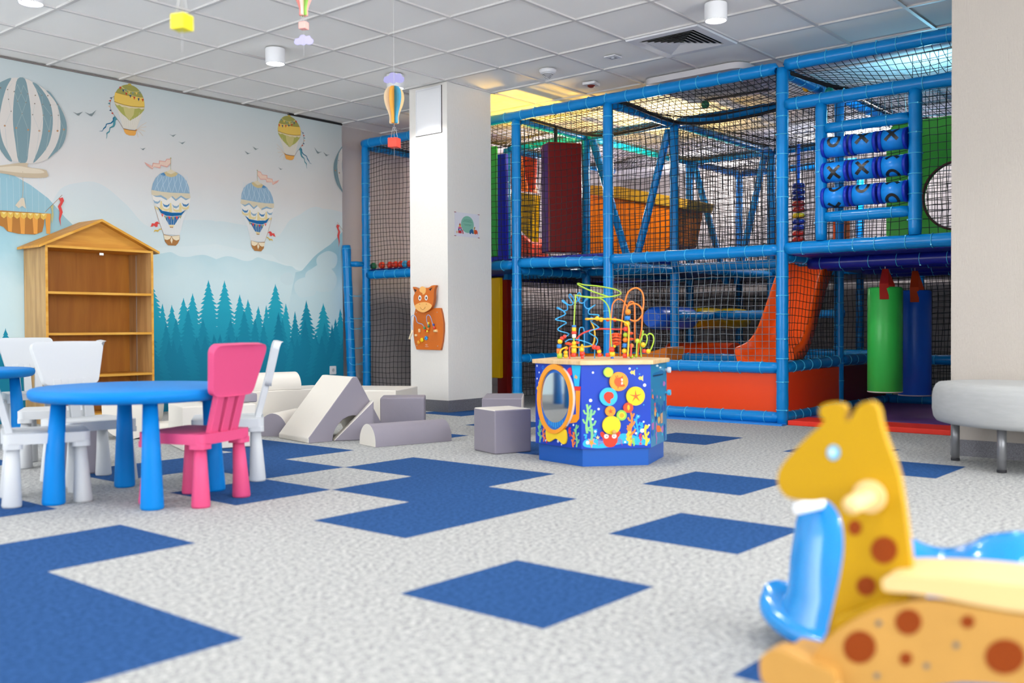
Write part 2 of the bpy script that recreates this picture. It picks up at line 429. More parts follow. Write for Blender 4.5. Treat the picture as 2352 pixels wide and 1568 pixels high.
# small yellow balloon (drawn once, printed mirrored as well)
cY = lambda X, Y: (220+X/10.45, 180+Y/10.45)
OL = pm('#9A9650'); YE = pm('#E3BE5C'); YD = pm('#A5843A'); PG = pm('#C7BC7C'); PG2 = pm('#A9A75A'); CREAM = pm('#D9D2C4'); OR = pm('#E3A552'); RED = pm('#C3462F'); NAV = pm('#2F4E70'); TEAL = pm('#4F8E99'); TEAL2 = pm('#256A8C'); BR = pm('#8A5B2C'); PGR = pm('#7E9080'); WH = pm('#E9E7E2')
Y = lambda pts, m, n=0: mflat(spline2(pts, n) if n else pts, m, True, cY)
Yl = lambda pts, w, m: mline(pts, w, m, True, cY)
Y([(470,640),(1150,700),(1090,900),(960,1230),(650,1200),(560,900)], CREAM)
Y([(440,560),(430,470),(455,370),(520,260),(620,180),(750,150),(850,165),(960,220),(1050,310),(1120,430),(1155,560),(1160,700),(1120,800),(1000,910),(860,990),(800,1010),(720,930),(620,850),(530,740),(470,650)], OL, 4)
Y([(455,340),(560,370),(700,405),(860,430),(1000,455),(1125,465),(1155,560),(1160,690),(1040,685),(860,670),(680,635),(530,590),(435,550),(440,430)], YE)
Y([(440,565),(530,600),(680,645),(860,680),(1040,695),(1160,692),(1150,765),(1080,840),(960,930),(860,990),(800,1010),(720,930),(620,850),(530,740),(470,650)], PG2)
Y([(640,650),(930,690),(900,880),(800,1010),(700,880)], PG)
Y([(440,560),(530,600),(680,645),(860,680),(1040,692),(1155,690),(1150,730),(1090,750),(1030,715),(950,730),(870,710),(790,720),(700,680),(620,690),(560,640),(500,650),(450,600)], pm('#D8C9A4'))
Yl([(435,555),(530,595),(680,640),(860,675),(1040,690),(1160,688)], 1.6, YD)
Yl([(465,335),(600,375),(760,412),(900,435),(1120,460)], 1.2, YD)
Y([(755,165),(765,130),(800,122),(840,135),(850,180)], pm('#B9A24A'))
Yl([(600,190),(700,270),(860,325),(980,325),(1050,305)], .7, pm('#DCCB9A'))
Yl([(610,200),(680,300),(800,385),(920,435),(1060,470),(1140,475)], .7, pm('#DCCB9A'))
for (x, y, c) in [(580,200,RED),(650,265,NAV),(725,340,RED),(822,395,NAV),(917,440,RED),(1020,475,NAV),(1118,490,RED)]:
    Y([(x-26,y),(x+26,y+6),(x,y+78)], c)
for (x, y, c) in [(710,255,PGR),(795,315,YE),(880,330,PGR),(968,335,YE),(1048,325,PGR)]:
    Y([(x-28,y),(x+28,y+4),(x,y+66)], c)
Yl([(430,430),(370,480),(335,590),(335,700),(380,810),(450,910),(560,1050),(650,1205)], .7, BR)
for (x, y, c) in [(350,470,NAV),(325,535,RED),(305,600,TEAL),(310,670,pm('#D8B49A')),(335,765,NAV),(382,835,RED)]:
    Y([(x-28,y),(x+26,y-18),(x+22,y+28)], c)
Y([(450,905),(510,990),(470,1010),(460,1110),(430,1170),(340,1200),(325,1290),(270,1330),(265,1400),(250,1455),(245,1440),(255,1380),(245,1310),(310,1260),(320,1180),(400,1130),(410,1040),(420,960)], TEAL)
Y([(445,905),(400,950),(400,1010),(350,1060),(240,1090),(220,1150),(170,1200),(150,1255),(60,1270),(150,1272),(185,1220),(235,1180),(255,1110),(370,1085),(420,1040)], TEAL2)
for k in range(9):
    x0 = 560+k*60; Yl([(x0, 820 if k in (0, 8) else 900+20*(4-abs(k-4))), (660+k*34, 1215+k*4)], .35, WH)
Y([(655,1205),(800,1235),(960,1250),(950,1340),(920,1375),(800,1372),(720,1340),(680,1290)], OR)
Yl([(655,1208),(800,1240),(960,1255)], 1.3, pm('#7A4A26')); Y(circ(8, 20, (960,1245)), pm('#B8793C'))
for e in [(1210,1060),(1205,1160),(1180,1270),(1125,1380),(1005,1415)]:
    Yl([(965,1240),((965+e[0])/2, (1240+e[1])/2-20),e], .6, pm('#D9B48A'))
# blue balloon
cB = lambda X, Y_: (330+X/6.273, 350+Y_/6.273)
B = lambda pts, m, n=0: mflat(spline2(pts, n) if n else pts, m, True, cB)
Bl = lambda pts, w, m: mline(pts, w, m, True, cB)
SK = pm('#93B2C9'); SKL = pm('#C9D9E0'); CR_ = pm('#DCD0B4'); CW = pm('#EEEAE2'); YL = pm('#EAD79E'); BLU = pm('#1F6CA6'); BLM = pm('#4F86B4'); PK = pm('#DFA79A'); PKL = pm('#E6C9B6'); RD = pm('#E25450'); OLV = pm('#A9A877'); BRN = pm('#B07C48'); TAN = pm('#CDB98A')
B([(165,830),(250,890),(530,925),(610,840),(560,1000),(510,1195),(280,1180)], pm('#E9EBEA'))
B([(105,545),(125,450),(165,370),(230,305),(300,283),(385,275),(470,285),(550,340),(610,410),(645,500),(657,592),(520,600),(380,588),(240,572)], SK)
B([(240,310),(300,285),(320,320),(275,350)], BLM)
for k in range(6):
    x = 150+k*85
    Bl([(x, 560+k*5), (x+30, 480), (x+90-k*8, 390), (x+120-k*18, 320)], .7, SKL)
    Bl([(x+70, 575), (x+40, 480), (x+20-k*6+20, 390), (x+40-k*12+20, 330)], .7, SKL)
B([(285,290),(330,272),(385,265),(440,275),(490,305),(450,345),(385,358),(320,340)], TAN)
B([(320,285),(360,255),(385,245),(410,258),(450,285),(385,315)], CR_)
Bl([(384,250),(383,85)], .8, OLV); B(circ(8, 10, (383,84)), OLV)
B([(380,92),(325,92),(300,128),(215,115),(212,160),(125,150),(115,198),(0,138),(40,192),(120,247),(137,207),(230,232),(242,192),(330,217),(380,165)], PK)
B([(378,105),(330,105),(305,140),(228,130),(224,172),(133,165),(124,212),(60,175),(116,230),(144,202),(222,215),(235,178),(328,200),(378,152)], PKL)
B([(112,600),(240,620),(400,640),(668,650),(650,760),(640,840),(600,815),(520,868),(400,866),(260,840),(180,780),(130,690)], CW)
for (x, y, c) in [(185,710,SK),(320,760,BLM),(457,775,SK),(597,752,BLM)]:
    B([(x-55,y-30),(x-25,y-5),(x+15,y),(x+48,y-25),(x+40,y+10),(x+5,y+32),(x-35,y+20)], c)
for (x, y) in [(205,800),(320,820),(470,832),(590,800)]:
    B([(x-60,y-40),(x-30,y-10),(x+20,y-5),(x+60,y-40),(x+50,y+10),(x,y+30),(x-45,y+12)], YL)
for x, y in [(245,790),(380,820),(520,820)]: B([(x-10,y-90),(x+10,y-90),(x+24,y+45),(x-24,y+40)], YL)
B([(105,540),(240,565),(380,580),(655,592),(668,655),(600,690),(530,640),(455,700),(390,640),(325,690),(240,640),(170,640),(105,605)], CR_)
B([(120,620),(170,642),(240,645),(325,692),(325,665),(240,615),(180,625)], SK); B([(395,645),(455,702),(530,645),(600,690),(660,660),(600,665),(530,620),(455,675),(400,625)], SK)
B([(190,782),(260,840),(400,868),(530,868),(600,828),(530,912),(400,922),(300,905),(240,870)], BLU)
B([(280,905),(515,922),(440,1042),(355,1042)], BLU)
for x in (335, 390, 440): Bl([(x-5,915),(385+(x-385)*.6,1040)], .5, SKL)
B([(355,1045),(432,1045),(415,1086),(370,1083)], YL); B([(365,1072),(418,1074),(414,1086),(371,1083)], BRN)
for k, (x, y) in enumerate([(262,905),(310,935),(363,942),(415,950),(470,945),(520,930)]):
    B([(x-20,y-22),(x+20,y-20),(x,y+28)], RD if k % 2 == 0 else OLV)
Bl([(245,885),(310,915),(400,924),(530,912)], .8, WH)
for k in range(11): Bl([(255+k*27, 960), (290+k*21, 1190)], .3, pm('#D5D6D2'))
Bl([(150,780),(215,1000),(280,1180)], .6, BRN)
B([(278,1180),(395,1205),(510,1192),(512,1250),(485,1310),(455,1342),(345,1338),(300,1285)], BRN)
B([(278,1190),(390,1210),(370,1245),(330,1262),(290,1250)], pm('#F0E2C4')); B([(508,1195),(395,1210),(420,1250),(460,1270),(505,1255)], pm('#F0E2C4')); B([(395,1215),(410,1265),(395,1315),(375,1265)], pm('#F0E2C4'))
B([(225,1030),(190,995),(160,1005),(150,1025),(110,1020),(95,1065),(78,1072),(125,1068),(135,1048),(165,1075),(190,1070),(195,1030)], RD)
B([(250,1100),(225,1095),(195,1118),(150,1115),(135,1152),(160,1135),(200,1145),(215,1120),(240,1115)], pm('#DDBB5C'))
# big striped balloon at the left end
cG = lambda X, Y_: (X/3.824, 150+Y_/3.824)
G = lambda pts, m, n=0: mflat(spline2(pts, n) if n else pts, m, True, cG)
Gl = lambda pts, w, m: mline(pts, w, m, True, cG)
GC = pm('#D6CFC8'); GB = pm('#7E979D'); GN = pm('#B3BDBC'); DOT = pm('#7B6A5A'); DOTO = pm('#B98250'); TN = pm('#C9B79C'); TNL = pm('#DDD0BA')
G([(-150,300),(-60,190),(0,150),(90,113),(215,118),(280,148),(400,222),(500,330),(560,440),(579,570),(550,690),(480,762),(410,826),(290,862),(100,838),(0,745),(-110,640),(-160,480)], GC, 3)
G([(150,120),(215,122),(245,250),(265,400),(265,560),(245,740),(228,850),(160,850),(130,680),(110,520),(110,380),(125,230)], GB, 3)
G([(280,152),(335,180),(420,300),(455,420),(455,560),(420,700),(350,800),(285,858),(330,740),(365,600),(372,450),(350,320),(310,210)], GB, 3)
G([(400,225),(440,245),(530,380),(577,500),(577,610),(540,710),(480,770),(412,825),(480,720),(520,600),(525,480),(500,360),(450,280)], GB, 3)
G([(95,115),(40,130),(-40,180),(-110,300),(-120,480),(-80,620),(0,745),(60,825),(102,838),(30,700),(0,590),(-10,480),(0,400),(20,300),(55,190)], GB, 3)
for rows in [[(0,200),(62,215),(120,232),(180,245),(240,252),(305,265),(362,265),(415,268)], [(70,300),(150,315),(222,327),(300,338),(370,345),(438,350),(502,346)], [(92,405),(188,425),(282,435),(375,440),(445,442),(508,440)]]:
    for p in rows: G(circ(7, 6, p), DOT)
for p in [(37,532),(138,552),(242,568),(340,576),(426,578),(500,576),(555,565)]: G(circ(8, 9, p), DOTO)
for a, b in [((150,170),(180,245)),((200,178),(180,245)),((180,245),(150,315)),((180,245),(222,327)),((150,315),(188,425)),((222,327),(188,425)),((188,425),(138,552)),((188,425),(242,568)),((120,232),(150,170)),((240,252),(200,178)),((240,252),(222,327)),((120,232),(150,315)),
             ((305,200),(362,265)),((362,265),(370,345)),((370,345),(445,442)),((370,345),(375,440)),((375,440),(426,578)),((445,442),(426,578)),((282,435),(340,576)),((375,440),(340,576)),((300,338),(282,435)),((502,346),(508,440)),((508,440),(555,565)),((508,440),(500,576)),((438,350),(502,346)),((62,215),(68,300)),((68,300),(92,405)),((92,405),(37,532)),((100,160),(62,215))]:
    Gl([a, b], .5, GN)
for a, b in [((138,552),(155,800)),((242,568),(232,800)),((340,576),(300,830)),((426,578),(395,760)),((555,565),(500,760)),((37,532),(60,760))]: Gl([a, b], .6, GN)
for k in range(8): Gl([(60+k*55, 845-abs(k-3)*6), (80+k*42, 1000 if k in (0,7) else 900)], .4, pm('#D3CFC9'))
G([(0,880),(145,860),(240,862),(240,895),(380,915),(410,945),(400,985),(200,985),(0,945),(-150,930),(-150,890)], TN, 3)
G([(0,895),(150,885),(240,900),(340,915),(385,940),(330,950),(180,945),(0,925),(-120,910)], TNL, 3)
Gl([(193,930),(198,1080),(190,1170)], 1.2, TN); G([(180,1165),(205,1165),(222,1260),(190,1235),(160,1255),(128,1230)], TNL)
for k in range(9): Gl([(-60+k*56, 990), (-50+k*55, 1300)], .4, pm('#D9E4E8'))
G([(-60,1275),(5,1275),(390,1300),(380,1400),(365,1462),(300,1486),(160,1480),(60,1458),(25,1420),(-30,1400)], pm('#B27A3E'))
for k in range(4):
    x = 52+k*112; G([(x,1300),(x+52,1303),(x+46,1482-(k==0)*18),(x+14,1478-(k==0)*22)], pm('#E3A250'))
for k in range(8):
    x = -30+k*58; y = 1285+k*2.5; G([(x-28,y),(x+28,y+2),(x+24,y+38),(x,y+56),(x-24,y+38)], YE); G([(x-20,y),(x+20,y+2),(x,y+24)], pm('#F0DC98'))
Gl([(390,1290),(540,1140)], 1, BRN)
G([(510,1170),(545,1160),(556,1190),(530,1240),(545,1290),(525,1350),(528,1415),(512,1350),(518,1290),(503,1240),(525,1200)], RD)
G([(440,1240),(465,1225),(460,1270),(465,1320),(450,1390),(440,1330),(450,1290)], pm('#BFBF8C'))
# birds
BG = pm('#7F8A8C')
for (x, y, s_) in [(177,261,1),(206,262,1.15),(395,311,.7),(416,328,.7),(326,342,.6)]:
    mflat([(x-12*s_,y-4*s_),(x-2*s_,y),(x+3*s_,y-1*s_),(x+12*s_,y-8*s_ if s_ > 1 else y-4*s_),(x+5*s_,y+2*s_),(x+3*s_,y+5*s_),(x-1*s_,y+4*s_),(x-4*s_,y+1*s_)], BG)
mural = MU.build('wall_mural', mural_m, off=(AX, YW, 0))
tag(mural, 'pale blue wallpaper mural of hot air balloons above misty mountains and teal spruces', 'mural')
# wall socket
so = empty('wall_socket', (4.127, YW-.004, .292), 0, 'white wall socket low on the teal spruces of the mural', 'socket')
w_ = mat('plastic_white', '#E9E9EA', .35)
mb = MB(); mb.prism([(x, 0, z) for x, z in rrect(-.04, -.042, .04, .042, .006)], (0, -.008, 0)); mb.build('plate', w_, so, bevel=.0015)
mb = MB(); mb.cyl((0, -.008, 0), (0, -.0095, 0), .024, n=24); mb.cyl((0, -.0094, 0), (0, -.0105, 0), .019, n=24, mi=1); mb.cyl((-.007, -.010, 0), (-.007, -.0112, 0), .0028, n=8, mi=2); mb.cyl((.007, -.010, 0), (.007, -.0112, 0), .0028, n=8, mi=2); mb.cyl((0, -.010, .008), (0, -.014, .008), .0025, n=8, mi=2)
mb.build('receptacle', [w_, mat('socket_grey', '#C9C9CC', .4), mat('socket_pin', '#55555a', .4)], so)
# ================================================================ BOOKCASE (house shaped)
M_OAK = wood('oak_side', '#A9824F', '#C29A64', .5, (3, 3, .35))
M_HON = wood('honey_wood', '#BF7E22', '#D39636', .5, (.35, 3, 3))
M_HONE = wood('honey_edge', '#D0922A', '#E0A948', .5, (.35, 3, 3))
M_BACK = wood('honey_back', '#A8671A', '#B87824', .5, (2.5, 2, .3))
bx, by = 1.51, 4.86           # centre x, rear y
W, D, HE, HA = .88, .36, 1.36, 1.585
bc = empty('bookcase', (bx, by-D/2, 0), 0, 'empty honey wood bookcase with a pitched house roof against the mural', 'bookcase')
def U(pts): return [Vector((p[0], p[1], p[2])) for p in pts]
for s in (-1, 1):
    mb = MB(); mb.box((s*(W/2-.009), 0, HE/2), (.018, D, HE)); mb.box((s*(W/2-.009), -D/2-.0015, HE/2), (.0185, .003, HE), mi=1)
    mb.build('side_panel', [M_OAK, M_HONE], bc)
mb = MB(); mb.box((0, D/2-.004, HE/2), (W-.036, .006, HE-.02)); mb.build('back_panel', M_BACK, bc)
for k, z in enumerate([.052, .355, .685, 1.0]):
    mb = MB(); mb.box((0, -.004, z), (W-.036, D-.012, .018)); mb.box((0, -D/2+.001, z), (W-.036, .004, .0185), mi=1); mb.build('shelf', [M_HON, M_HONE], bc)
mb = MB(); mb.box((0, -D/2+.03, .022), (W-.036, .016, .042)); mb.build('plinth', M_HON, bc)
mb = MB(); mb.box((0, 0, HE-.010), (W-.036, D-.01, .018)); mb.box((0, -D/2-.002, HE-.010), (W-.036, .004, .0185), mi=1); mb.build('top_panel', [M_HON, M_HONE], bc)
mb = MB(); mb.prism(U([(-W/2+.01, -D/2+.035, HE), (W/2-.01, -D/2+.035, HE), (0, -D/2+.035, HA-.02)]), (0, .016, 0)); mb.build('gable', M_HON, bc)
ov = .05
for s in (-1, 1):
    a = Vector((0, 0, HA)); b = Vector((s*(W/2+ov), 0, HE-.005)); n = Vector((0, 0, .018))
    mb = MB()
    P = [a, b, b-n, a-n*1.15]
    mb.prism([p+Vector((0, -D/2-.015, 0)) for p in P], (0, D+.015, 0))
    mb.prism([p+Vector((0, -D/2-.018, 0)) for p in P], (0, .003, 0), mi=1)
    mb.build('roof_board', [M_HON, M_HONE], bc)
mb = MB(); mb.box((0, -D/2-.002, HE-.05), (.032, .006, .018)); mb.build('clip', mat('plastic_white', '#E9E9EA', .35), bc)
mb = MB(); mb.box((W/2-.022, .05, HE/2), (.004, .012, HE-.06)); mb.build('seam_strip', mat('metal_pale', '#BDB4A8', .3, .6), bc)

# ================================================================ CHILDREN'S TABLES AND CHAIRS
M_PB = mat('plastic_blue', '#027CCC', .5, spec=.18)
M_PW = mat('plastic_white_chair', '#C4C7CA', .5, spec=.3)
M_PP = mat('plastic_pink', '#D64E7C', .5, spec=.25)
def make_table():
    t = empty('round_table', (0, 0, 0))
    mb = MB(); mb.lathe([(0, .425), (.36, .425), (.395, .428), (.412, .432), (.424, .445), (.4265, .458), (.424, .470), (.416, .477), (.405, .48), (0, .48)], n=64)
    mb.build('tabletop', M_PB, t)
    for sx in (-1, 1):
        for sy in (-1, 1):
            q = .233; mb = MB()
            mb.tube([(sx*q*.93, sy*q*.93, .43), (sx*q*.98, sy*q*.98, .2), (sx*q, sy*q, .012), (sx*q, sy*q, .004), (sx*q, sy*q, 0)], [.029, .038, .046, .045, .041], n=28)
            mb.build('leg', M_PB, t)
    return t
TL = 'round blue plastic table in front, between the pink chair and the white chairs'
tb = make_table(); tb.location = (-.15, 1.005, 0); tb.rotation_euler = (0, 0, math.radians(25.5)); tag(tb, TL, 'table', 'round blue tables')
tb2 = copy_tree(tb); tb2.location = (.10, 3.56, 0); tb2.rotation_euler = (0, 0, .3)
tb2['label'] = 'round blue plastic table at the left edge, partly seen behind the white chairs'
def rbox(mb, x0, y0, x1, y1, z0, z1, r, mi=0, n=5):
    mb.prism([(x, y, z0) for x, y in rrect(x0, y0, x1, y1, r, n)], (0, 0, z1-z0), mi)
def make_chair(m):
    t = empty('kids_chair', (0, 0, 0))            # front is +x, back is -x
    mb = MB(); rbox(mb, -.165, -.165, .165, .165, .255, .298, .03)
    for sx in (-1, 1):
        for sy in (-1, 1): rbox(mb, sx*.128-.037, sy*.128-.037, sx*.128+.037, sy*.128+.037, .236, .26, .02)
    mb.build('seat', m, t, bevel=.006, seg=3)
    for sx in (-1, 1):
        for sy in (-1, 1):
            mb = MB(); mb.tube([(sx*.126, sy*.126, .245), (sx*.131, sy*.131, .12), (sx*.134, sy*.134, .008), (sx*.134, sy*.134, 0)], [.024, .031, .0385, .036], n=24)
            mb.build('leg', m, t)
    # backrest slats lean back
    for k in (-1, 0, 1):
        mb = MB()
        b0 = Vector((-.135, k*.066, .29)); b1 = Vector((-.185, k*.072, .48))
        rows = []
        for p, w in ((b0, .025), (b1, .021)):
            rows += [p+Vector((-.016, -w, 0)), p+Vector((.012, -w, .006)), p+Vector((.012, w, .006)), p+Vector((-.016, w, 0))]
        mb.add(rows, [(3,2,1,0),(4,5,6,7),(0,1,5,4),(1,2,6,5),(2,3,7,6),(3,0,4,7)])
        mb.build('back_slat', m, t, bevel=.005, seg=2)
    mb = MB()
    H0, H1 = .455, .67
    def arc(cx, cy, r, a, b, n=5): return [(cx+r*math.cos(math.radians(a+(b-a)*i/n)), cy+r*math.sin(math.radians(a+(b-a)*i/n))) for i in range(n+1)]
    out = arc(.105, .03, .032, -85, -12) + arc(.142, .182, .032, -12, 84) + [(.07, .217), (0, .2185), (-.07, .217)] + arc(-.142, .182, .032, 96, 192) + arc(-.105, .03, .032, 192, 265) + [(-.05, -.003), (0, -.0035), (.05, -.003)]
    tz = Vector((-.25, 0, .968)).normalized(); nx = Vector((.968, 0, .25)).normalized(); c0 = Vector((-.178, 0, H0))
    P = [c0 + Vector((0, 1, 0))*u + tz*v + nx*(.016*(u/.17)**2) for u, v in out]
    mb.prism(P, nx*-.032)
    mb.build('backrest', m, t, bevel=.009, seg=3)
    return t
def place(o, x, y, deg, label, grp='children\'s chairs around the blue tables'):
    o.location = (x, y, 0); o.rotation_euler = (0, 0, math.radians(deg)); tag(o, label, 'chair', grp); return o
pink = place(make_chair(M_PP), -.03, .747, 109, 'pink plastic child chair at the right side of the front blue table')
cw = make_chair(M_PW)
place(cw, -.06, 1.61, -92, 'white plastic child chair behind the front blue table, backrest facing the bookcase')
place(copy_tree(cw), .415, 1.165, 145, 'white plastic child chair right behind the pink chair, seen edge-on')
place(copy_tree(cw), -.425, 1.265, -21, 'white plastic child chair cut off by the left edge of the picture')
place(copy_tree(cw), .66, 3.83, -105, 'white plastic child chair furthest back, behind the table at the left edge')
place(copy_tree(cw), .12, 2.34, 150, 'white plastic child chair turned sideways, mostly hidden by the chair behind the front table')

# ================================================================ FOAM BLOCKS
M_FW = mat('foam_white', '#DDD7CD', .45, bump=.12, bscale=18, spec=.35)
M_FG = mat('foam_grey', '#8F8994', .5, bump=.15, bscale=18, spec=.3)
M_SEAM = mat('foam_seam', '#C9C3BC', .6)
FG = 'foam play blocks on the carpet'
def fbox(name, corner, ang, lx, ly, h, mats, label, z=0, faces=None, grp=FG):
    """corner = nearest base corner; lx along ang, ly along ang+90; faces: material per face z-,z+,-y,+x,+y,-x"""
    c = Vector((lx/2, ly/2, h/2)); mb = MB(); mb.box(c, (lx, ly, h))
    if faces: mb.m = list(faces)
    o = mb.build(name, mats, None, off=(lx/2, ly/2, 0), bevel=.009, seg=3, loc=(0, 0, 0))
    R = Matrix.Rotation(ang, 4, 'Z'); p = R @ Vector((lx/2, ly/2, 0))
    o.location = Vector((corner[0], corner[1], z)) + p; o.rotation_euler = (0, 0, ang)
    return tag(o, label, 'foam block', grp)
def halfcyl(name, p, ang, L, r, mats, label, z=0, body=0, end=1, h=None):
    h = h or r
    prof = [(-r, 0)] + [(-r*math.cos(t), .02+(h-.02)*math.sin(t)) for t in [PI*k/16 for k in range(17)]] + [(r, 0)]
    mb = MB(); mb.prism([(0, u, v) for u, v in prof], (L, 0, 0), mi=end, side=body, sm=False)
    mb.v = [v-Vector((L/2, 0, 0)) for v in mb.v]
    o = mb.build(name, mats, None, off=(0, 0, 0), bevel=.006, seg=3)
    R = Matrix.Rotation(ang, 4, 'Z'); q = R @ Vector((L/2, 0, 0))
    o.location = Vector((p[0], p[1], z))+q; o.rotation_euler = (0, 0, ang)
    return tag(o, label, 'foam block', FG)
# cube beside the activity cube
a = math.radians(-19)
fbox('foam_cube', (1.862, .712), a, .245, .25, .252, [M_FG, M_FW], 'grey foam cube with white top left of the sea themed activity cube', faces=[0, 1, 0, 0, 0, 0])
fbox('foam_slab', (2.70, 1.20), math.radians(38), .5, .27, .25, [M_FG, M_FW], 'grey topped foam block by the pillar, behind the grey cube', faces=[0, 0, 1, 0, 0, 0])
fbox('foam_slab', (2.80, 1.06), math.radians(-20), .25, .12, .27, [M_FW, M_FG], 'small white foam block behind the left edge of the activity cube')
# low half cylinder
halfcyl('foam_half_cylinder', (1.695, 1.605), math.atan2(1.373-1.509, 2.211-1.674), .545, .105, [M_FG, M_FW], 'long grey half-cylinder foam block with white ends, nearest of the foam pile', h=.135)
# grey box behind it
fbox('foam_box', (2.16, 2.0), math.atan2(1.79-2.04, 2.39-2.154), .30, .28, .25, [M_FG, M_FW], 'grey foam box with a white left face standing behind the long half-cylinder', faces=[0, 0, 0, 0, 0, 1])
# small wedge
def wedge(name, P, off, mats, label, mi=0, side=1, bev=.008):
    mb = MB(); mb.prism(P, off, mi=mi, side=side)
    c = sum((Vector(p) for p in P), Vector())/len(P)+Vector(off)/2
    o = mb.build(name, mats, None, off=(c.x, c.y, 0), bevel=bev, seg=3)
    return tag(o, label, 'foam block', FG)
u_ = Vector((.80, -.60, 0)).normalized(); v_ = Vector((.60, .80, 0)).normalized()
p0 = Vector((1.722, 1.962, 0))
wedge('foam_wedge', [p0, p0+u_*.26, p0+u_*.26+Vector((0, 0, .255))], v_*.14, [M_FG, M_FW], 'small grey triangular foam wedge with white slope, in front of the arched wedge')
# big arched wedge
p0 = Vector((1.549, 1.994, 0)); u_ = Vector((.86, -.10, 0)).normalized()
u_ = Vector((.955, -.295, 0)); v_ = Vector((.17, .985, 0)).normalized()
u_ = Vector((v_.y, -v_.x, 0))
prof = [(0, 0), (.20, 0)] + [(.33-.13*math.cos(t), .13*math.sin(t)) for t in [PI*k/12 for k in range(13)]][1:] + [(.66, 0), (.655, .02), (.355, .42), (.31, .42)]
prof = [(0, 0), (.175, 0)] + [(.33-.155*math.cos(t), .155*math.sin(t)) for t in [PI*k/12 for k in range(1, 13)]] + [(.58, 0), (.58, .03), (.36, .405), (.325, .405), (.0, .03)]
wedge('foam_arch_wedge', [p0+u_*a_+Vector((0, 0, b_)) for a_, b_ in prof], v_*.40, [M_FG, M_FW], 'tallest foam piece, a grey triangle with white slope and an arch cut under it')
halfcyl('foam_half_cylinder', (1.645, 2.49), math.radians(30), .42, .105, [M_FW, M_FG], 'small half-cylinder foam block with grey end left of the arched wedge', h=.155)
# long white block with white half cylinder on it
fbox('foam_bench_block', (1.70, 2.95), math.radians(-11), .80, .42, .275, [M_FW, M_FG], 'long white foam block standing behind the arched wedge')
halfcyl('foam_half_cylinder', (1.72, 3.10), math.radians(-15), .50, .115, [M_FW, M_FG], 'white half-cylinder foam block lying on top of the long white block', z=.276, body=0, end=0, h=.125)
fbox('foam_bench_block', (2.766, 2.49), math.radians(28), .55, .60, .25, [M_FW, M_FG], 'white foam block in front of the netted tower left of the pillar')
fbox('foam_box', (.84, 2.27), math.radians(-20), .44, .42, .262, [M_FW, M_FG], 'white foam box behind the pink chair, carrying a grey pad')
fbox('foam_pad', (1.05, 2.32), math.radians(-20), .30, .25, .055, [M_FG, M_FW], 'thin grey foam pad lying on the white foam box', z=.263)
fbox('foam_cube', (-.12, 1.93), math.radians(-32), .25, .27, .26, [M_FG, M_FW], 'grey foam cube with white top under the chairs at the left', faces=[0, 1, 0, 0, 0, 0])
# curved rocker piece in front of the bookcase
prof = [(-.17, .235), (-.155, .10), (-.10, .03), (0, 0), (.10, .03), (.155, .10), (.17, .235), (.15, .245), (-.15, .245)]
mb = MB(); P = spline2(prof, 4)
mb.prism([(0, u, v) for u, v in P], (.30, 0, 0), mi=0)
mb.v = [v-Vector((.15, 0, 0)) for v in mb.v]
o = mb.build('foam_rocker', [M_FW], None, bevel=.008, seg=2); o.location = (1.06, 3.22, 0); o.rotation_euler = (0, 0, math.radians(50))
tag(o, 'white foam rocker with rounded belly on the floor in front of the bookcase', 'foam block', FG)
halfcyl('foam_half_cylinder', (1.10, 3.05), math.radians(-15), .34, .11, [M_FW, M_FG], 'white half-cylinder foam block just showing above the back of the blue table', z=0, h=.11)

# ================================================================ RIGHT BENCH
bn = empty('bench', (3.08, -2.3, 0), 0, 'pale grey upholstered rounded bench on grey tube legs by the right wall', 'bench')
M_FAB = mat('bench_fabric', '#ADAEAD', .85, bump=.25, bscale=350, vary=.05, vscale=25, stretch=(1, .3, 3))
M_LEG = mat('tube_grey', '#8C8C8F', .35, .5)
plan = spline2([(2.74,-2.0),(2.76,-1.72),(2.88,-1.46),(3.07,-1.31),(3.25,-1.30),(3.39,-1.46),(3.42,-1.8),(3.42,-2.4),(3.42,-3.0),(3.38,-3.4),(3.1,-3.5),(2.8,-3.4),(2.72,-3.0),(2.72,-2.4)], 6)
cx, cy = 3.07, -2.32
rows = [(.90, .218), (.955, .225), (.985, .245), (1.0, .285), (1.0, .35), (.99, .385), (.965, .412), (.93, .425), (.80, .432)]
mb = MB(); n = len(plan); vs = []
for s_, z in rows:
    for (x, y) in plan:
        d = Vector((x-cx, y-cy)); l = d.length
        ins = (1-s_)*.5
        q = d*(1-ins/l) if l > ins else d*.2
        vs.append((cx+q.x, cy+q.y, z))
fs = [(i*n+k, i*n+(k+1)%n, (i+1)*n+(k+1)%n, (i+1)*n+k) for i in range(len(rows)-1) for k in range(n)]
mb.add(vs, fs, 0, True); mb.flat([vs[(len(rows)-1)*n+k] for k in range(n)]); mb.flat([vs[n-1-k] for k in range(n)])
mb.build('cushion', M_FAB, bn, off=bn.location)
mb = MB(); pts = []
for (x, y) in plan:
    d = Vector((x-cx, y-cy)); q = d*(1-.022/d.length); pts.append((cx+q.x, cy+q.y, .402))
mb.tube(pts, .0022, n=5, closed=True); mb.build('piping', mat('piping_grey', '#9C9C9C', .8), bn, off=bn.location)
for (x, y) in [(3.215, -1.385), (2.893, -1.693), (3.3, -3.1), (2.9, -3.1)]:
    mb = MB(); mb.cyl((x, y, .012), (x, y, .24), .0215, n=20); mb.cyl((x, y, 0), (x, y, .014), .0225, n=20, mi=1); mb.build('leg', [M_LEG, mat('rubber_black', '#222226', .7)], bn, off=bn.location)
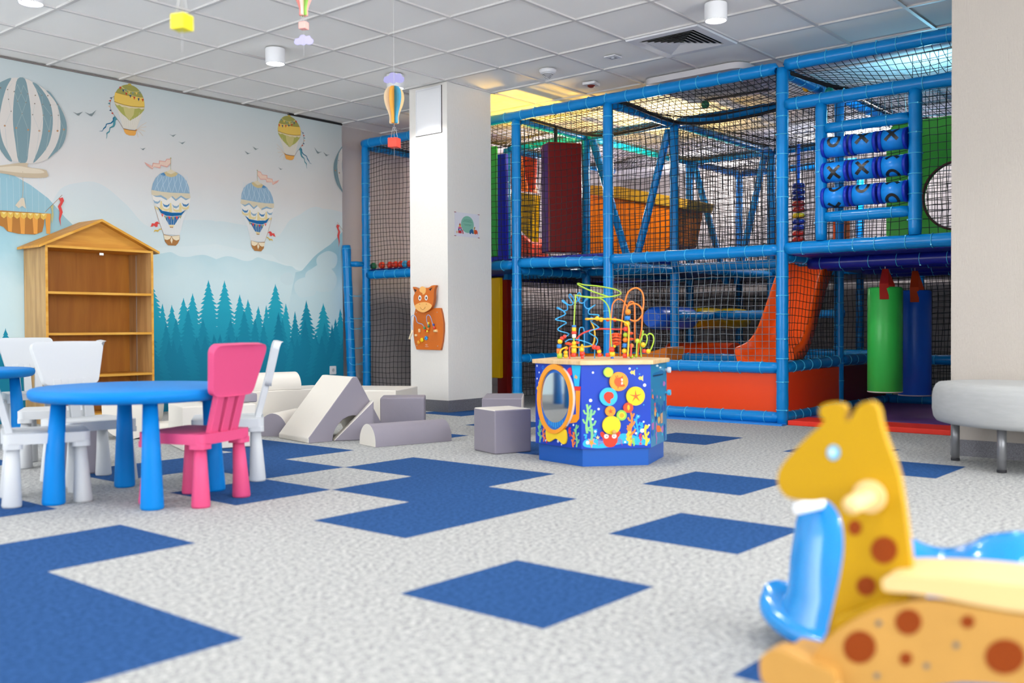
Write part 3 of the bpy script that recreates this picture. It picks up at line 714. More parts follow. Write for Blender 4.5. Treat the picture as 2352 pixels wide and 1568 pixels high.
# ================================================================ SEA THEMED ACTIVITY CUBE (hexagonal)
ah = empty('activity_cube', (2.116, .151, 0), math.radians(-41.55), 'six-sided blue sea themed wooden activity cube with bead maze on top', 'toy')
M_AB = mat('panel_blue', '#123FB4', .4, spec=.3); M_PL = mat('plinth_blue', '#0C55AE', .35, spec=.4)
M_MAP = wood('maple_top', '#D9B27A', '#E6C596', .5, (1, 6, 1))
RB, ZB0, ZB1 = .37, .093, .528
def hexpts(R): return [(R*math.cos(math.radians(60*k)), R*math.sin(math.radians(60*k))) for k in range(6)]
# local frame: vertices at 0,60,.. so a face has its normal on -y
mb = MB(); mb.prism([(x, y, 0) for x, y in hexpts(.352)], (0, 0, ZB0+.005)); mb.build('plinth', M_PL, ah, bevel=.002)
mb = MB(); mb.prism([(x, y, ZB1) for x, y in hexpts(.388)], (0, 0, .022)); mb.build('top_board', M_MAP, ah, bevel=.002)
HV = hexpts(RB); APO = RB*math.cos(PI/6)
PANEL = {}
FACE = {'left': 3, 'front': 4, 'right': 5, 'back_right': 0, 'back': 1, 'back_left': 2}
for nme, k in FACE.items():
    a_, b_ = HV[k], HV[(k+1) % 6]
    a_ = Vector((a_[0], a_[1], ZB0)); b_ = Vector((b_[0], b_[1], ZB0)); n_ = Vector((-(a_+b_).x, -(a_+b_).y, 0)).normalized()
    mb = MB(); mb.prism([a_, b_, b_+Vector((0, 0, ZB1-ZB0)), a_+Vector((0, 0, ZB1-ZB0))], n_*.012)
    if nme in ('left', 'front', 'right'): PANEL[k] = mb
    else: mb.build('side_panel', M_AB, ah)
class Face:
    def __init__(s, k):
        a_, b_ = HV[k], HV[(k+1) % 6]
        s.c = Vector(((a_[0]+b_[0])/2, (a_[1]+b_[1])/2, 0)); s.u = Vector((b_[0]-a_[0], b_[1]-a_[1], 0)).normalized(); s.n = Vector((s.c.x, s.c.y, 0)).normalized()
        s.mb = PANEL[k]; s.mats = [M_AB if k != 5 else mat('panel_teal', '#1F86B4', .35, coat=.3)]; s.lay = 0
    def p(s, u, v, d=0): return s.c + s.u*u + Vector((0, 0, v)) + s.n*d
    def mi(s, h):
        m = mat('paint_'+h.strip('#'), h, .45, spec=.25)
        if m not in s.mats: s.mats.append(m)
        return s.mats.index(m)
    def draw(s, pts, h, n=0):
        s.lay += 1
        P = [s.cv(*p) for p in pts]
        if n: P = spline2(P, n)
        P = [(min(max(u, -.184), .184), min(max(v, ZB0+.001), ZB1-.001)) for u, v in P]
        s.mb.flat([s.p(u, v, .0006+s.lay*.00002) for u, v in P], s.mi(h))
    def dot(s, X, Y_, r, h):
        s.draw([(X+r*math.cos(t)*s.kx, Y_+r*math.sin(t)) for t in [2*PI*k/14 for k in range(14)]], h)
    def line(s, pts, w, h):
        L, R_ = [], []
        for i, p in enumerate(pts):
            a = pts[max(i-1, 0)]; b = pts[min(i+1, len(pts)-1)]; dx, dy = b[0]-a[0], b[1]-a[1]; l = math.hypot(dx, dy) or 1
            L.append((p[0]-dy/l*w*s.kx, p[1]+dx/l*w)); R_.append((p[0]+dy/l*w*s.kx, p[1]-dx/l*w))
        s.draw(L+R_[::-1], h)
    def weed(s, X, Y0, Y1, w, h, sway=1):
        n = 6
        s.line([(X+sway*12*math.sin(i*1.1)*s.kx, Y0+(Y1-Y0)*i/n) for i in range(n+1)], w, h)
        for i in range(1, n):
            y = Y0+(Y1-Y0)*i/n; sd = 1 if i % 2 else -1; L = (Y0-Y1)*.16*(1-.4*i/n)
            s.line([(X, y), (X+sd*L*.7*s.kx, y-L*.25), (X+sd*L*s.kx, y-L*.95)], w*.8, h)
            s.dot(X+sd*L*s.kx, y-L*.95, w*.9, h)
F1 = Face(4); F1.kx = 1; F1.cv = lambda X, Y_: ((X-1099)*.000393, ZB0+(1290-Y_)*.000387)
for (X, Y_, r) in [(785,268,15),(752,640,22),(860,757,16),(778,890,15),(1485,445,22),(1282,220,15),(1470,938,13),(1400,865,13),(1545,985,13)]: F1.dot(X, Y_, r, '#E8EEF8')
for (X, Y_, r) in [(1382,218,10),(1417,295,10),(1472,710,9)]: F1.dot(X, Y_, r, '#2FA4E6')
F1.draw([(650,1200),(690,1160),(800,1150),(900,1180),(1100,1130),(1180,1090),(1300,1110),(1400,1140),(1540,1170),(1562,1210),(1540,1240),(1400,1250),(1250,1225),(1100,1240),(1000,1270),(850,1282),(700,1265),(650,1240)], '#2FB3EA', 3)
for (X, Y_) in [(1325,272),(1437,350)]:
    F1.draw([(X-40,Y_),(X-18,Y_-26),(X+10,Y_-18),(X+28,Y_-40),(X+26,Y_),(X+28,Y_+44),(X+5,Y_+20),(X-20,Y_+24)], '#F0DF7A'); F1.line([(X-12,Y_-26),(X-12,Y_+24)], 4, '#C9A030')
F1.weed(760, 1190, 760, 17, '#7FC38A'); F1.weed(705, 1080, 690, 15, '#8CCB7E', -1)
F1.weed(1380, 1130, 840, 12, '#2FA8E4'); F1.weed(1440, 1080, 950, 12, '#2FA8E4', -1)
F1.weed(1285, 1260, 960, 14, '#F08A3C'); F1.weed(1300, 1150, 810, 14, '#EE8A3A', -1); F1.weed(1268, 1250, 1060, 15, '#F5C63A')
F1.weed(1500, 1260, 980, 15, '#F7CE3C'); F1.weed(1330, 1260, 1160, 9, '#8CCB5E'); F1.weed(1425, 1200, 1100, 8, '#D8385A')
F1.line([(655,1100),(690,1100),(680,1150)], 14, '#2FA8E4'); F1.line([(790,1040),(825,1030),(815,1090),(800,1130)], 14, '#2FA8E4')
def star(Fc, X, Y_, R, r, h, a0=-PI/2):
    Fc.draw([(X+(R if k % 2 == 0 else r)*math.cos(a0+PI*k/5)*Fc.kx, Y_+(R if k % 2 == 0 else r)*math.sin(a0+PI*k/5)) for k in range(10)], h)
star(F1, 760, 1205, 75, 24, '#F0907C', .3); F1.dot(762, 1205, 26, '#F5A13A'); F1.dot(708, 1200, 24, '#DDEBF5'); star(F1, 845, 1138, 34, 12, '#EED98A'); star(F1, 1425, 1230, 30, 11, '#E0556E')
F1.draw([(880,1075),(915,1060),(940,1090),(990,1105),(1040,1100),(1090,1090),(1120,1058),(1152,1072),(1140,1120),(1115,1150),(1110,1200),(1070,1255),(1015,1270),(955,1255),(920,1200),(915,1150),(890,1120)], '#E8402A', 3)
for sx in (-1, 1):
    for k in range(3): F1.line([(1015+sx*95,1160+k*22),(1015+sx*140,1165+k*26),(1015+sx*165,1195+k*26)], 3.5, '#B04A8A')
    F1.dot(1015+sx*53, 1122, 33, '#EDE3DC'); F1.dot(1015+sx*48, 1125, 8, '#8a6a70')
for (X, Y_, r) in [(1448,1057,28),(1365,1090,16),(812,1055,16),(1215,1205,14)]: F1.dot(X, Y_, r, '#DCEBFA')
P1 = F1.mb.build('side_panel', F1.mats, ah); P1['label'] = 'front panel with turning sea discs and painted coral'
def disc(Fc, X, Y_, r, cols, th=.014, deco=None):
    u, v = Fc.cv(X, Y_); R_ = r*.00039
    mb = MB(); ms = []
    def mi(h):
        m = mat('paint_'+h.strip('#'), h, .4, spec=.3)
        if m not in ms: ms.append(m)
        return ms.index(m)
    c = Fc.p(u, v, .002)
    mb.cyl(c, c+Fc.n*th, R_, n=36, mi=mi(cols[0]))
    for k, (fr, h) in enumerate(cols[1:]): mb.cyl(c+Fc.n*(th+.0001), c+Fc.n*(th+.0006*(k+1)), R_*fr, n=32, mi=mi(h), sm=False)
    if deco:
        for P, h in deco:
            mb.flat([Fc.p(u+a*R_, v+b*R_, .002+th+.0035) for a, b in P], mi(h))
    return mb.build('turning_disc', ms, P1)
st = lambda R, r, a0: [((R if k % 2 == 0 else r)*math.cos(a0+PI*k/5), (R if k % 2 == 0 else r)*math.sin(a0+PI*k/5)) for k in range(10)]
disc(F1, 985, 265, 66, ['#9CCB52', (.86, '#C9D94A'), (.62, '#E8D83A')])
disc(F1, 1125, 390, 126, ['#F59A2E', (.9, '#F8A030')], deco=[(spline2([(-.5,-.05),(-.35,.35),(0,.42),(.25,.5),(.4,.62),(.4,.35),(.2,.3),(.3,0),(.25,-.35),(.55,-.3),(.6,-.5),(.2,-.55),(-.25,-.45)], 3), '#EA5A24'), ([(.28+.13*math.cos(t), .17+.15*math.sin(t)) for t in [k*.5 for k in range(12)]], '#EFE6DA'), ([(.28+.13*math.cos(t), -.17+.15*math.sin(t)) for t in [k*.5 for k in range(12)]], '#EFE6DA'), ([(-.3,.4),(-.42,.62),(-.38,.64),(-.24,.42)], '#A2502A'), ([(-.15,.45),(-.22,.68),(-.17,.69),(-.08,.46)], '#A2502A'), ([(-.1,-.45),(-.15,-.72),(-.1,-.73),(-.03,-.46)], '#A2502A')])
disc(F1, 985, 592, 122, ['#36B2E8', (.92, '#3DBBEC')], deco=[(spline2([(0,.55),(.35,.48),(.55,.2),(.5,-.12),(.2,-.3),(.18,-.7),(-.1,-.65),(-.4,-.35),(-.55,0),(-.45,.35),(-.2,.53)], 4), '#E8402A')])
disc(F1, 1352, 588, 126, ['#F2CC1E', (.92, '#F7D722')], deco=[(st(.75, .14, PI/2+.05), '#E8662A')])
disc(F1, 1010, 785, 69, ['#F28F24', (.88, '#F59A2C')], deco=[(st(.62, .16, PI/2+.1), '#E8552A')])
disc(F1, 1252, 743, 67, ['#E8482A', (.86, '#EA5028')], deco=[([(.28*math.cos(t), .5*math.sin(t)*(1 if math.sin(t)<0 else 1.25)) for t in [k*.42 for k in range(15)]], '#F7B52A')])
disc(F1, 1162, 843, 69, ['#8CC64E', (.66, '#D6D838'), (.45, '#F5A52A')])
o = disc(F1, 1025, 973, 123, ['#F0C81A', (.94, '#F7D722')])
u, v = F1.cv(1045, 1058); c = F1.p(u, v, .016); mb = MB(); mb.cyl(c, c+F1.n*.014, .005, n=12); mb.sphere(c+F1.n*.022, .012); mb.build('knob', mat('knob_wood', '#D9A055', .35), P1)
# left face: oval mirror in a fish frame
F2 = Face(3); F2.kx = 1.6
def cv2(X, Y_):
    t = (X-50)/578.; u = (t*.9+.1*t*t)*.37-.185
    y0 = 145+15*t; y1 = 1205+85*t
    return (u, ZB1-(Y_-y0)/(y1-y0)*(ZB1-ZB0))
F2.cv = cv2; F2.kx = .62
for (X, Y_, r) in [(75,180,14),(105,268,12),(75,350,13),(102,410,18),(398,1230,13),(540,965,15),(355,1185,20),(195,1175,15)]: F2.dot(X, Y_, r, '#E8EEF8')
for (X, Y_, r) in [(160,200,26),(165,250,18),(130,315,22)]: F2.dot(X, Y_, r, '#2A7FD8'); F2.dot(X, Y_, r*.62, '#1D4FC0')
F2.draw([(520,165),(625,170),(605,445),(555,445)], '#2FBDE8'); F2.draw([(552,448),(625,450),(618,505),(555,500)], '#E3382E')
F2.draw([(565,505),(618,505),(605,880),(575,930),(500,945),(470,900),(540,830),(570,820)], '#F79A1E')
F2.draw([(470,230),(515,195),(525,290),(490,300)], '#DC3050', 2); F2.draw([(550,330),(565,290),(590,320),(580,350)], '#F0A860')
F2.draw([(65,480),(80,450),(98,470),(98,512),(80,505)], '#EFCB3A')
F2.weed(110, 1200, 930, 14, '#74C088'); F2.weed(125, 1010, 780, 11, '#74C088', -1); F2.weed(165, 1190, 1010, 11, '#F0805A'); F2.weed(205, 1210, 1050, 10, '#D8304A')
F2.weed(575, 1262, 960, 13, '#7EC98E'); F2.weed(540, 1262, 1060, 13, '#F0803A', -1); F2.weed(500, 1120, 1000, 12, '#D8304A')
P2 = F2.mb.build('side_panel', F2.mats, ah); P2['label'] = 'left panel with oval fish mirror'
def ell(cx, cy, a, b, n=40): return [(cx+a*math.cos(2*PI*k/n), cy+b*math.sin(2*PI*k/n)) for k in range(n)]
def oring(Fc, o_, i_, d0, d1, m, name):
    O = [Fc.cv(*p) for p in o_]; I = [Fc.cv(*p) for p in i_]; N = len(O); mb = MB()
    vs = [Fc.p(u, v, d1) for u, v in O]+[Fc.p(u, v, d1) for u, v in I]+[Fc.p(u, v, d0) for u, v in O]+[Fc.p(u, v, d0) for u, v in I]
    fs = []
    for i in range(N):
        j = (i+1) % N; fs += [(i, j, N+j, N+i), (2*N+i, 2*N+j, j, i), (N+i, N+j, 3*N+j, 3*N+i)]
    mb.add(vs, fs); return mb.build(name, m, P2)
mb = MB(); mb.prism([F2.p(*F2.cv(*p), .001) for p in spline2([(215,1030),(300,1060),(440,1020),(472,1110),(462,1205),(425,1220),(345,1150),(265,1192),(222,1160)], 4)], F2.n*.010); mb.build('fish_tail', mat('paint_F7D01E', '#F7D01E', .35), P2, bevel=.002)
mb = MB(); mb.prism([F2.p(*F2.cv(*p), .001) for p in ell(332, 618, 205, 440)], F2.n*.006); mb.build('mirror_backing', mat('paint_1F6FD0', '#1F6FD0', .35), P2)
oring(F2, ell(332, 618, 226, 466), ell(332, 628, 188, 405), .001, .018, mat('paint_F9A01E', '#F9A01E', .35), 'mirror_frame')
oring(F2, ell(345, 615, 218, 452), ell(332, 618, 214, 440), .001, .014, mat('paint_F0E4DC', '#F0E4DC', .4), 'frame_edge')
mb = MB(); mb.flat([F2.p(*F2.cv(*p), .0085) for p in ell(332, 600, 180, 335)]); mb.build('mirror', mat('mirror_glass', '#D8D8D8', .04, 1.0), P2)
mb = MB()
for k in range(7): mb.flat([F2.p(*F2.cv(X, Y_), .0078) for X, Y_ in [(245+k*28,930+abs(k-3)*-10),(262+k*28,930+abs(k-3)*-10),(262+k*28,1015-abs(k-3)*18),(245+k*28,1010-abs(k-3)*18)]])
mb.build('comb_stripes', mat('paint_2A9AE0', '#2A9AE0', .35), P2)
# right face: teal reef picture with slot and side knobs
F3 = Face(5); F3.kx = .30
def cv3(X, Y_):
    t = (X-1570)/270.; y0 = 150-20*t; y1 = 1280-115*t
    return ((t-.5)*.37, ZB1-(Y_-y0)/(y1-y0)*(ZB1-ZB0))
F3.cv = cv3
F3.draw([(1600,290),(1640,265),(1690,255),(1740,235),(1780,250),(1775,300),(1610,330)], '#1B6FA6', 2); F3.draw([(1605,300),(1775,285),(1775,300),(1608,318)], '#10233A')
for X, Y_, a_, b_ in [(1675,175,22,14),(1728,200,18,11)]: F3.draw(ell(X, Y_, a_, b_, 14), '#CFE6EE')
rr = random.Random(3)
for k in range(34):
    X = 1590+rr.random()*230; Y_ = 400+rr.random()*720; h = rr.choice(['#1C5FA8','#1C5FA8','#2568B8','#174E90','#2A9CC4','#E07A5A','#B070B0','#E0B060','#3FB0D0','#D8485A'])
    s_ = 12+rr.random()*30
    F3.draw(spline2([(X+s_*.6*(.6+.6*rr.random())*math.cos(t), Y_+s_*(.7+1.2*rr.random())*math.sin(t)) for t in [2*PI*q/7 for q in range(7)]], 3), h)
F3.weed(1655, 1230, 940, 16, '#B078B8'); F3.weed(1800, 1190, 960, 14, '#3A5FB0')
F3.draw([(1660,985),(1700,978),(1725,1000),(1720,1060),(1665,1062)], '#E8742E', 2); F3.draw([(1725,820),(1765,800),(1765,940),(1725,950)], '#C9A07A')
P3 = F3.mb.build('side_panel', F3.mats, ah); P3['label'] = 'teal reef panel on the right'
for (z, c) in [(.485, '#D8DCE4'), (.36, '#4FB6DC')]:
    mb = MB(); p = F3.p(.155, z, 0); mb.cyl(p, p+F3.n*.012, .008, n=12); mb.cyl(p+F3.n*.012, p+F3.n*.03, .016, n=20); mb.build('knob', mat('knob_'+c.strip('#'), c, .3), P3, bevel=.002)
# bead maze wires and beads (root space)
RT = Matrix.Translation(ah.location) @ Matrix.Rotation(ah.rotation_euler.z, 4, 'Z'); RTI = RT.inverted()
C0 = Vector((2.116, .151, 0)); CFH = Vector((CF.x, CF.y, 0)).normalized()
def mz(X, Y_, d=0):
    w = on_plane(1260+X/7.838, 640+Y_/7.838, C0+CFH*d, CFH); w.z = max(w.z, .548); return RTI @ w
wn = [0]
def wire(P, col, r=.0038, d=0, wob=0):
    wn[0] += 1
    pts = [mz(p[0], p[1], (p[2] if len(p) > 2 else d)+wob*math.sin(i*1.9)) for i, p in enumerate(P)]
    mb = MB(); mb.tube(spline(pts, 6), r, n=8); return mb.build('wire', mat('wire_'+col.strip('#'), col, .3, coat=.2), ah)
def bead(X, Y_, col, kind='s', r=44, d=0, r2=None):
    R_ = r*.000305; c = mz(X, Y_, d); mb = MB()
    if kind == 's': mb.sphere(c, R_, 14, 10)
    elif kind == 'c':
        h = (r2 or r)*.000305; mb.lathe([(R_*.75, -h), (R_, -h*.8), (R_, h*.8), (R_*.75, h)], n=16, c=c)
    elif kind == 'f': mb.sphere(c, R_, 14, 10, sc=(1, 1, .45))
    return mb.build('bead', mat('bead_'+col.strip('#'), col, .35, coat=.15), ah)
BL, GR, ORG, YLW, RDD = '#2FA6E8', '#A3C82E', '#F57E1A', '#F7BC1C', '#E43B2A'
wire([(310,1040),(365,990),(200,940),(170,900),(250,840),(320,800),(280,770),(130,735),(180,700),(300,640),(260,580),(150,530),(185,525),(270,580),(340,550),(330,470),(250,410),(262,388),(330,450),(390,475),(440,440),(372,330),(385,278),(430,320),(480,410),(540,390),(580,300),(550,248),(520,300),(540,400),(600,440),(650,410),(712,352),(655,390),(645,480),(700,540),(780,510),(838,468),(770,520),(720,570),(735,635),(905,655),(830,720),(765,765),(900,870),(870,895),(730,960),(860,1060),(880,1130),(855,1190),(832,1300),(828,1440)], BL, .0032, 0, .012)
wire([(455,1400),(458,840),(485,330),(500,300),(600,315),(880,345),(1000,400),(1080,520),(1108,700),(1120,1000),(1135,1250),(1145,1420)], GR, d=-.03)
wire([(560,312,-.03),(760,340,-.05),(1000,332,-.07),(1200,310,-.06),(1305,262,0),(1200,192,.08),(900,135,.1),(650,112,.08),(540,84,.05),(532,105,.0),(650,170,-.02),(850,250,-.04),(1075,322,-.06)], GR)
wire([(1100,1400),(1112,950),(1140,550),(1170,430),(1250,366),(1340,400),(1400,490),(1395,560)], ORG, d=.03)
wire([(1290,1400),(1300,1000),(1340,600),(1380,400),(1440,235),(1570,165),(1680,235),(1712,400),(1690,620),(1675,900),(1640,1100),(1600,1400)], ORG, .0044, d=.01)
wire([(1400,640),(1420,510),(1500,452),(1600,462),(1672,540),(1685,640),(1620,735),(1540,762),(1460,728)], ORG, .0044, d=-.03)
wire([(1560,1140),(1552,1000),(1548,500),(1500,412),(1440,450),(1400,600)], ORG, .0044, d=.04)
wire([(680,722),(900,722),(1200,732),(1350,772),(1440,860),(1442,1100),(1425,1400)], YLW, .0046, d=-.05)
wire([(760,752),(820,900),(832,1060),(795,1185),(700,1220),(460,1232)], YLW, .0046, d=.02)
wire([(195,1380),(230,1275),(330,1230)], YLW, .0042, d=-.06)
wire([(490,1100),(600,990),(750,930),(900,903),(1100,905),(1300,910),(1410,900)], RDD, .0045, d=.03)
wire([(380,1440),(378,1260),(390,1220)], RDD, .004, d=-.08)
wire([(1485,1400),(1488,1220),(1490,1180)], RDD, .0045, d=-.05)
for k in range(4): wire([(1215+75*math.cos(t)*(1 if k < 3 else .8), 1010+k*52+24*math.sin(t), .05*math.sin(t)) for t in [2*PI*q/10 for q in range(11)]], '#EE5A22', .0045)
wire([(548,1400),(550,950),(598,876),(642,950),(640,1400)], BL, .003, d=.06)
wire([(295,1140),(380,1092),(560,1105),(760,1175),(790,1230)], BL, .003, d=-.02)
wire([(1668,1420),(1655,1200),(1660,1100),(1700,1010),(1755,1010),(1775,1090),(1740,1200),(1690,1240)], GR, d=-.02)
wire([(1830,1290),(1890,1140),(1885,1030),(1825,986),(1775,1020)], GR, d=-.02)
wire([(1580,1400),(1588,1200),(1600,1110)], GR, d=-.04)
wire([(1665,1110),(1680,1050),(1702,930)], GR, .005, d=0)
for (X, Y_, c, kd, r, r2) in [(290,1040,RDD,'s',34,0),(240,1075,RDD,'s',38,0),(205,1130,YLW,'s',46,0),(192,1215,'#1E78C8','c',44,38),(188,1300,ORG,'c',44,44),(200,1385,'#9CC02C','c',48,46),(308,1330,YLW,'s',42,0),(308,1385,YLW,'s',44,0),(320,1250,ORG,'s',34,0),
        (458,855,'#1E78C8','c',42,20),(458,910,YLW,'c',40,40),(458,970,RDD,'c',46,24),(458,1030,'#F3E9D8','c',38,36),(458,1160,YLW,'s',42,0),(458,1220,YLW,'f',60,0),(455,1290,YLW,'c',48,46),(452,1370,RDD,'c',46,36),(425,1230,'#1E78C8','s',24,0),
        (605,1200,YLW,'s',24,0),(598,1275,YLW,'s',46,0),(605,1345,RDD,'c',48,30),(608,1410,RDD,'c',28,34),(820,1230,RDD,'s',44,0),(890,1250,RDD,'s',44,0),(910,1310,YLW,'s',42,0),(918,1370,RDD,'c',38,34),
        (1135,1275,RDD,'s',52,0),(1145,1355,YLW,'c',52,40),(1060,1370,RDD,'c',34,34),(1145,1425,'#1E60C0','c',28,18),(1185,1215,YLW,'s',28,0),
        (875,715,YLW,'s',42,0),(945,735,YLW,'s',42,0),(775,725,'#2C8CD0','s',38,0),(700,725,YLW,'f',48,0),(1065,735,RDD,'s',36,0),(1192,735,RDD,'s',38,0),
        (1428,600,'#F28B1C','s',54,0),(1420,708,'#1E78C8','c',52,38),(1412,808,YLW,'s',54,0),(1395,905,RDD,'c',42,40),(1385,1010,'#A3C02C','s',46,0),(1380,1100,ORG,'s',46,0),(1372,1200,'#1E78C8','c',46,38),(1365,1300,YLW,'s',48,0),(1375,1385,RDD,'c',40,38),
        (1490,1395,'#96BE2A','s',38,0),(1575,1390,'#B4CC2E','s',30,0),(1492,1205,'#C87A2A','s',44,0),(1600,1120,'#B4C828','s',46,0),(1700,1185,YLW,'s',44,0),(1720,1300,RDD,'c',34,34),(1795,1305,YLW,'s',44,0)]:
    bead(X, Y_, c, kd, r, -.03, r2 or None)
for (X, Y_) in [(1210,1020),(1215,1090),(1222,1170),(1470,980),(1475,1085),(350,1165),(415,1180),(500,1150)]:
    bead(X, Y_, '#EE4E22', 'f', 60, .0)

# ================================================================ GIRAFFE ROCKER (foreground)
ga = math.radians(36); gd = 1.60
CRH = Vector((CR.x, CR.y, 0)).normalized()
GD = (-CRH*math.cos(ga)+CFH*math.sin(ga)).normalized(); GN = Vector((0, 0, 1)).cross(GD)
if GN.dot(CFH) > 0: GN = -GN
GP = CAM + gd*ray(2010, 1300); GP0 = Vector((GP.x, GP.y, 0))
gi = empty('rocking_giraffe', GP0, 0, 'yellow wooden giraffe rocker with brown spots in the right foreground', 'rocking toy')
M_GY = mat('giraffe_yellow', '#BA9008', .5, spec=.25); M_GW = mat('giraffe_wood', '#C2924A', .5, spec=.25, vary=.04, vscale=12); M_GS = mat('giraffe_spot', '#8A3A06', .55, spec=.2); M_SEAT = mat('seat_birch', '#E6C48A', .5, spec=.25); M_GGR = mat('bolt_grey', '#6E6A62', .4)
LASTP = [None]
def gz(X, Y_, off): 
    p = on_plane(1650+X/2.279, 880+Y_/2.279, GP0+GN*off, GN); return p
def plate(name, pts, off, th, m, n=0, bev=.004, mi=0):
    P = [gz(p[0], p[1], off+th) for p in pts]
    if n: P = spline(P, n, True)
    mb = MB(); mb.prism(P, -GN*th); o = mb.build(name, m, gi, off=GP0, bevel=bev, seg=3); LASTP[0] = o if off > -.03 and name != 'neck_block' else LASTP[0]; return o
plate('head_and_neck', [(552,195),(530,170),(530,130),(555,108),(600,103),(645,110),(668,140),(662,180),(668,200),(690,185),(725,125),(765,98),(805,100),(835,135),(850,210),(880,310),(915,400),(945,500),(965,620),(985,760),(1002,900),(1008,1010),(1000,1100),(1010,1400),(560,1400),(570,1300),(592,1200),(620,1080),(642,970),(655,860),(650,760),(632,690),(600,640),(560,612),(500,618),(420,612),(360,596),(325,560),(308,505),(325,440),(380,370),(460,285),(540,215)], -.011, .022, M_GY, 3, .005)
def spots(L, off, m, nm, th=.0012):
    for (X, Y_, a, b) in L:
        P = [gz(X+a*math.cos(t), Y_+b*math.sin(t), off) for t in [2*PI*k/24 for k in range(24)]]
        mb = MB(); mb.prism(P, GN*th); mb.build(nm, m, LASTP[0], off=GP0)
spots([(715,755,36,40),(868,872,70,72),(775,1060,52,52)], .0112, M_GS, 'spot')
spots([(603,362,33,38)], .0112, mat('eye_blue', '#4FB8EE', .3), 'eye'); spots([(598,360,14,18)], .0125, mat('eye_white', '#EAF6FC', .3), 'eye_highlight')
NB = .055
body_out = [(440,1640),(455,1520),(490,1430),(560,1345),(650,1275),(760,1212),(860,1172),(960,1156),(1060,1135),(1200,1145),(1400,1180),(1620,1215),(1850,1240),(2050,1270),(2200,1400),(2250,1640),(2100,1720),(1650,1600),(1350,1570),(1200,1575),(1000,1620),(900,1760),(700,1800),(500,1780)]
plate('side_board', body_out, NB, .018, M_GW, 3, .005)
plate('side_board', body_out, -NB-.018, .018, M_GW, 3, .005)
spots([(740,1380,86,86),(995,1248,70,68),(1305,1247,36,34),(982,1440,33,34),(1500,1430,105,92),(1850,1420,60,50)], NB+.0182, M_GS, 'spot')
spots([(840,1255,16,16),(1245,1370,17,17),(1090,1478,16,16),(830,1530,16,16)], NB+.0182, M_GGR, 'bolt_cover')
plate('neck_block', [(600,1240),(850,1150),(1000,1100),(1000,1300),(700,1450),(600,1400)], -NB, NB*2, M_GY, 0, .004)
# seat plank: wavy top, spans both sides
top = [(862,1022),(930,1012),(1100,1018),(1300,1030),(1600,1062),(1900,1090),(2150,1060)]
bot = [(2150,1150),(1900,1205),(1600,1200),(1300,1150),(1150,1118),(1000,1098),(880,1088),(858,1060)]
P = [gz(p[0], p[1], NB+.02) for p in top+bot]
mb = MB(); mb.prism(spline(P, 3, True), -GN*(NB*2+.04)); mb.build('seat', M_SEAT, gi, off=GP0, bevel=.006, seg=3)
# hand peg through the neck, axle peg, foot board, rockers
for side in (1, -1):
    c = gz(805, 585, .0)
    mb = MB(); mb.cyl(c+GN*side*.011, c+GN*side*.02, .026, n=28); mb.cyl(c+GN*side*.02, c+GN*side*.105, .0145, n=24); mb.sphere(c+GN*side*.105, .0145, 24, 10)
    mb.build('hand_peg', M_SEAT, gi, off=GP0, bevel=.001)
c = gz(560, 1545, NB+.018); mb = MB(); mb.cyl(c, c+GN*.02, .026, n=28); mb.build('axle_cap', M_SEAT, gi, off=GP0, bevel=.004)
P = [gz(X, Y_, NB+.05) for X, Y_ in [(215,1480),(225,1430),(270,1400),(330,1402),(400,1435),(470,1470),(560,1500),(600,1530),(600,1600),(460,1600),(300,1590),(230,1560)]]
mb = MB(); mb.prism(spline(P, 4, True), -GN*.05); mb.build('foot_board', M_GW, gi, off=GP0, bevel=.008, seg=3)
for s_ in (NB, -NB-.02):
    mb = MB()
    up = []; lo = []
    for k in range(25):
        t = -1+1.62*k/24; x = -t*.42 - .24; x = -.24-.42*t; z = .07*t*t; up.append(GP0+GD*x+GN*s_+Vector((0, 0, z+.05))); lo.append(GP0+GD*x+GN*s_+Vector((0, 0, z)))
    mb.prism(up+lo[::-1], GN*.02); mb.build('rocker', M_GW, gi, off=GP0, bevel=.003)
for xx in (.12, -.34):
    mb = MB(); mb.box(GP0+GD*xx+Vector((0, 0, .10)), (.05, NB*2+.02, .16), M=Matrix((( GD.x, GN.x, 0, 0), (GD.y, GN.y, 0, 0), (0, 0, 1, 0), (0, 0, 0, 1)))); mb.build('rocker_strut', M_GW, gi, off=GP0, bevel=.003)

# ================================================================ BLUE ROCKER behind the giraffe
ba = math.radians(50)
BD = (-CRH*math.cos(ba)+CFH*math.sin(ba)).normalized()
bq = CAM+2.10*ray(2104, 1400); bl = Vector((bq.x, bq.y, 0))
br = empty('blue_rocker', bl, math.atan2(BD.y, BD.x), 'glossy blue plastic rocking toy half hidden behind the giraffe rocker', 'rocking toy')
M_RB = mat('rocker_blue', '#048CDC', .16, coat=.35)
# hull: boat-like tray, front is +x
mb = MB(); S, K = 33, 28; vs = []
for i in range(S):
    x = -.36+.72*i/(S-1); e = max(0, 1-(x/.366)**2)**.5
    e = max(0, 1-abs(x/.366)**3)**.45; w = .17*e+.002; zb = .004+.05*(abs(x)/.36)**3; rim = .085+.03*(abs(x)/.36)**2.2
    for k in range(K):
        t = 2*PI*k/K
        y = w*math.copysign(abs(math.cos(t))**.7, math.cos(t)); z = (zb+rim)/2+(rim-zb)/2*math.copysign(abs(math.sin(t))**.8, math.sin(t))
        vs.append((x, y, z))
fs = [(i*K+k, (i+1)*K+k, (i+1)*K+(k+1) % K, i*K+(k+1) % K) for i in range(S-1) for k in range(K)]
mb.add(vs, fs, 0, True); mb.flat([vs[k] for k in range(K)]); mb.flat([vs[(S-1)*K+k] for k in range(K)][::-1])
mb.build('hull', M_RB, br)
